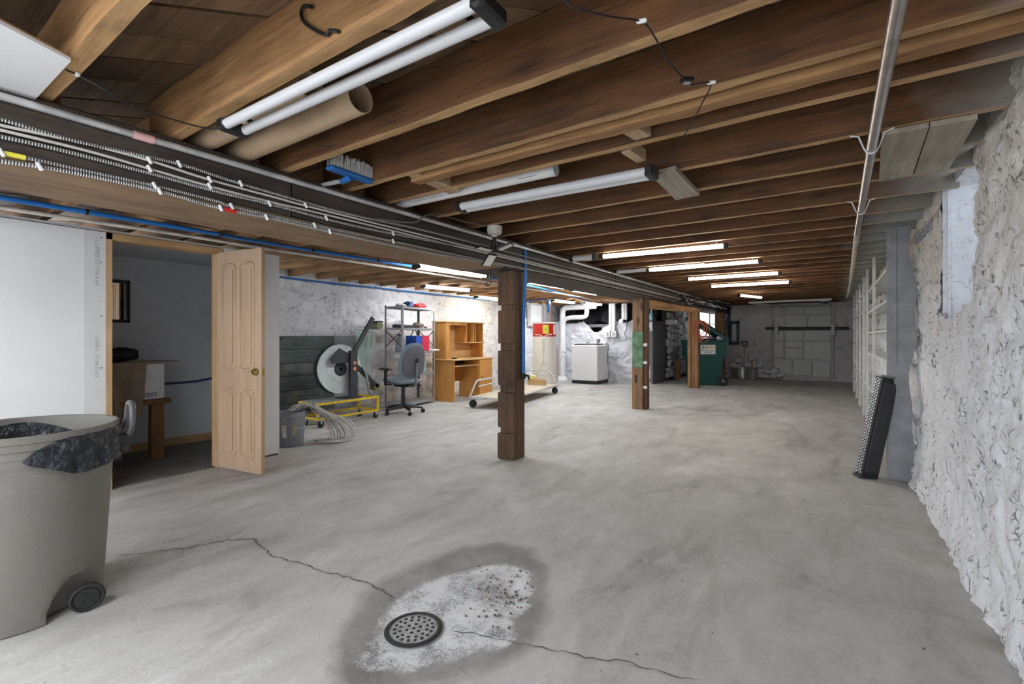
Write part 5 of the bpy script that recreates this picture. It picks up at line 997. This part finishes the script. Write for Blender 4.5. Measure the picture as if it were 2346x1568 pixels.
def gtext(s, size, x, z, m): 
    o = text('label_text', s, size, tmx((x, -.0235, z), (1, 0, 0), (0, 0, 1)), m, lbl, .0008); o.matrix_parent_inverse = Matrix.Identity(4); return o
gtext('JU', .12, -.055, .895, MT['inkk']); gtext('NK!', .115, .09, .895, MT['amber']); mb = MB(); rr = random.Random(9)
for zq, xa, xb in ((.815, -.11, .15), (.775, -.05, .11)):
    x = xa
    while x < xb: wq_ = rr.uniform(.012, .03); mb.box(x, x + wq_, -.0238, -.0222, zq - .008, zq + .008); x += wq_ + .008
o = obj('label_line', mb, MT['ink'], lbl, False, False); o['kind'] = 'stuff'
gb_wad = tag(obj('white_packaging', lump(tuple(GM @ V((.34, .10, 1.11))), .07, 4, (1.3, 1, .8)), MT['paper'], None, True), 'white crumpled packaging sticking out of the green bin', 'packaging')
trb = tag(obj('black_refuse', lump(tuple(GM @ V((0, .33, 1.02))), .30, 14, (1.2, .95, .35), 24, 14), MT['bag'], None, True), 'black rubbish sacks heaped inside the green bin', 'refuse')
# red wires looped on the orange post
rwz = thing('red_wire_coil', 'loops of red wire hanging from a nail on the orange-brown post', 'wire', (-2.46, 10.93, 1.5)); rr = random.Random(6)
for k in range(9):
    r_ = rr.uniform(.10, .20); cx_, cz_ = -2.42 + rr.uniform(-.12, .12), 1.50 - r_ * 1.35
    obj('loop', MB().tube([(cx_ + r_ * .75 * math.cos(a * PI / 12) + .01 * math.sin(a), 10.93 - .012 * k * .5 - .01 * math.sin(a * .7), cz_ + r_ * 1.35 * math.sin(a * PI / 12)) for a in range(24)], .006, 5, closed=True), MT['redwire'] if k % 3 else MT['orange'], rwz, True)
# slate coloured electric box frame and black cable bundle in the far corner
xq = Yp(1683, 762, WB - .08); sf = thing('slate_frame', 'slate blue framed access panel on the far wall beside the green bin', 'panel', tuple(xq)); a, b = Yp(1672, 736, WB - .08), Yp(1692, 790, WB - .08)
obj('frame', MB().box(a.x - .02, a.x + .05, WB - .12, WB - .04, b.z, a.z, .006).box(b.x - .05, b.x + .02, WB - .12, WB - .04, b.z, a.z, .006).box(a.x, b.x, WB - .12, WB - .04, b.z, b.z + .09, .006).box(a.x, b.x, WB - .12, WB - .04, a.z - .09, a.z, .006), MT['tealframe'], sf); obj('panel', MB().box(a.x + .04, b.x - .04, WB - .07, WB - .05, b.z + .08, a.z - .08), MT['block'], sf)
cbq = thing('cable_bundle', 'bundle of dark cables dropping from the beam end in the far corner', 'cables', (Yp(1665, 700, WB - .2).x, WB - .2, 1.0)); rr = random.Random(12)
for k in range(8):
    p = Yp(1661 + k * 1.8, 700, WB - .2 - .02 * k); obj('cable', MB().tube(bez([(-2.36 + .02 * k, 11.6 + .1 * k, 1.93), (-2.30 + .03 * k, 13.2, 1.97), (max(p.x, -2.36), p.y, 1.94), (p.x + rr.uniform(-.02, .02), p.y, 1.5), (p.x + rr.uniform(-.04, .04), p.y, .95 + .05 * k)], 5), .013, 6), MT['navy'] if k % 2 else MT['black'], cbq, True)
cb2 = thing('wire_tangle', 'messy tangle of dark wires under the joists above the orange-brown post', 'wires', (-2.3, 11.0, 1.95))
for k in range(22):
    P = [V((-2.36 + rr.uniform(0, .03), 8.6 + rr.uniform(0, 1.8), 1.82 + rr.uniform(0, .14)))]
    for q in range(4): P.append(V((-2.35 + rr.uniform(0, .28) * (q > 0), P[-1].y + rr.uniform(.35, .75), 1.86 + rr.uniform(-.06, .13))))
    obj('wire', MB().tube(bez(P, 4), .008, 5), MT['black'] if k % 4 else MT['whitec'], cb2, True)
tag(obj('white_fitting', MB().at((-2.28, 10.6, 1.90), 1.2).box(-.14, .14, -.03, .03, -.015, .015, .006), MT['white'], None), 'small white light fitting in the wire tangle at the beam end', 'fitting')
# ================================================================== FAR WALL ITEMS
bpp = thing('black_pipe', 'long black pipe held level across the blocked doorway', 'pipe', tuple(Yp(1850, 753, WB - .12)))
a, b = Yp(1752, 753, WB - .16), Yp(1945, 753, WB - .16); obj('pipe', MB().tube([(a.x, WB - .16, a.z), (b.x, WB - .16, a.z - .02)], .037, 14), MT['black'], bpp, True); obj('end_cap', MB().tube([(a.x - .002, WB - .16, a.z), (a.x + .03, WB - .16, a.z)], .039, 14), MT['gpaint'], bpp, True)
for u in (1779, 1908): q = Yp(u, 753, WB - .1); obj('bracket', MB().box(q.x - .04, q.x + .04, WB - .21, WB - .06, q.z - .16, q.z + .10, .01), MT['block'], bpp)
def shovel(u, vt, vb, lean, label, blade_m, handle_m, dgrip=True):
    a, b = Yp(u + lean, vt, WB - .20), Yp(u, vb, WB - .42); b.z = .0
    t_ = thing('shovel', label, 'shovel', (b.x, b.y, 0)); d = (a - b).normalized(); e = b + d * .36
    rzx = d.to_track_quat('Z', 'Y').to_matrix().to_4x4(); rzx.translation = b; mb = MB(); mb.m = rzx; mb.grid(lambda p, q_: ((p - .5) * .25 * (1 - .65 * max(0, .35 - q_) ** 1.0), .05 * ((p - .5) * 2) ** 2 - .02 * q_, .004 + .33 * q_), 10, 10); mb.grid(lambda p, q_: ((p - .5) * .25 * (1 - .65 * max(0, .35 - q_)), .004 + .05 * ((p - .5) * 2) ** 2 - .02 * q_, .004 + .33 * q_), 10, 10)
    obj('blade', mb, MT[blade_m], t_, True); obj('shaft', MB().tube([b + d * .28, a - d * .14], .016, 8), MT[handle_m], t_, True)
    if dgrip: x = V((1, 0, 0)); obj('grip', MB().tube(bez([a - d * .15, a - d * .08 - x * .05, a - x * .06, a, a + x * .06, a - d * .08 + x * .05, a - d * .15], 4), .014, 7), MT['black'], t_, True)
    return t_
shovel(1703, 783, 872, 3, 'shovel with a black D-grip handle leaning on the far wall', 'silver', 'silver'); shovel(1724, 815, 872, -2, 'round-bladed silver shovel with brown shaft leaning by the other shovel', 'silver', 'brownleg', False); shovel(1686, 835, 872, 2, 'dark short shovel blade leaning at the far wall base', 'gmetal', 'gmetal', False)
q = Yp(1890, 680, 13.9); hbg = thing('hanging_bag', 'small silver and black bag hanging from a ceiling joist near the far wall', 'bag', (q.x, q.y, q.z)); obj('pouch', lump((q.x, q.y, q.z - .06), .10, 6, (1, .7, 1.0)), MT['silver'], hbg, True); obj('cord', MB().tube([(q.x, q.y, q.z), (q.x, q.y, JZ)], .005, 5), MT['white'], hbg, True); obj('dark_base', lump((q.x, q.y, q.z - .14), .07, 7, (1, .8, .5)), MT['black'], hbg, True)
runner('white_rail', 'white pipe bending from the joists to the top of the far wall', 'pipe', [(-.0, 12.4, 1.97), (-1.0, 12.42, 1.97), (-1.55, 12.45, 1.965), (-1.6, 12.6, 1.96), (-1.3, 13.6, 1.96), (-1.17, 14.2, 1.96), (-1.12, 14.35, 1.9), (-1.15, 14.38, 1.8)], .025, 'white', 8)
# ================================================================== CLOSET CONTENTS
sh = thing('saw_bench', 'brown wooden trestle with stout legs inside the closet', 'trestle', (-5.1, 1.55, 0))
a = Zp(358, 1052); LX, LY = a.x, a.y
obj('leg', MB().box(LX - .045, LX + .045, LY - .05, LY + .05, 0, .52, .006), MT['brownleg'], sh); obj('leg', MB().box(LX - .28, LX - .20, LY - .32, LY - .20, 0, .52, .006), MT['shelf_g'], sh); obj('top_rail', MB().box(LX - .09, LX + .06, LY - .62, LY + .10, .521, .565, .006), MT['brownleg'], sh)
obj('top_rail', MB().box(LX - .32, LX - .18, LY - .62, LY + .10, .521, .565, .006), MT['brownleg'], sh)
wbx = thing('white_carton', 'white box with faint purple lettering on the closet trestle', 'box', (LX - .1, LY - .25, .567)); obj('carton', MB().box(LX - .26, LX + .02, LY - .58, LY + .06, .567, .90, .006), MT['white'], wbx)
text('purple_text', 'BLAZE02', .052, tmx((LX + .021, LY - .10, .61), (0, 1, 0), (0, 0, 1)), MT['inkp'], wbx, .0006)
tag(obj('shelf_board', MB().box(LX - .3, LX + .05, LY - .62, LY + .18, .902, .918, .003), MT['scrap']), 'thin board lying on top of the white box in the closet', 'board')
def clothf(u, v):
    y = LY - .58 + .50 * u * (1 - .15 * v) + .02 * v; f = .034 * math.sin(u * 17 + .8 * math.sin(v * 5)) + .016 * math.sin(u * 31 + v * 4) + .012 * math.sin(u * 7 - v * 9)
    if v < .25: return (LX - .22 + .28 * v / .25, y, .925 + .012 * math.sin(u * 9))
    k = (v - .25) / .75; return (LX + .062 + f * k + .02 * k, y, .925 - .53 * k - .04 * k * math.sin(u * 6))
tag(obj('work_jacket', MB().grid(clothf, 44, 26).grid(lambda u, v: tuple(V(clothf(u, v)) + V((.006, 0, .006))), 44, 26), MT['cloth'], None, True), 'tan canvas jacket draped over the white box in the closet', 'jacket')
tag(obj('cloth_hat', lump((LX - .08, LY - .25, .985), .10, 21, (1, 1.25, .7), 18, 12, .25), MT['dcloth'], None, True), 'black cloth hat lying on the board in the closet', 'hat'); tag(obj('brown_pouch', lump((LX - .06, LY - .45, 1.0), .09, 22, (1, 1, 1.0)), MT['brownleg'], None, True), 'brown leather pouch beside the black hat in the closet', 'pouch')
# ================================================================== FILL LAMPS ADDED BEHIND THE CAMERA (same fittings, unseen, brighten the near end)
for k, y in enumerate((-.62, -1.62)): shop_light((-2.0, y, 1.985), (-.75, y, 1.985), ('added fill light of twin tubes just outside the joist bay of the drain', 'added fill light of twin tubes two bays outside the drain')[k], 'tube_on', group='added fill tubes beyond the drain')
shop_light((-3.55, -1.5, 1.985), (-3.55, -.25, 1.985), 'added fill light of twin tubes hung along the drywall partition outside the trash can', 'tube_on', group='added fill tubes beyond the drain')
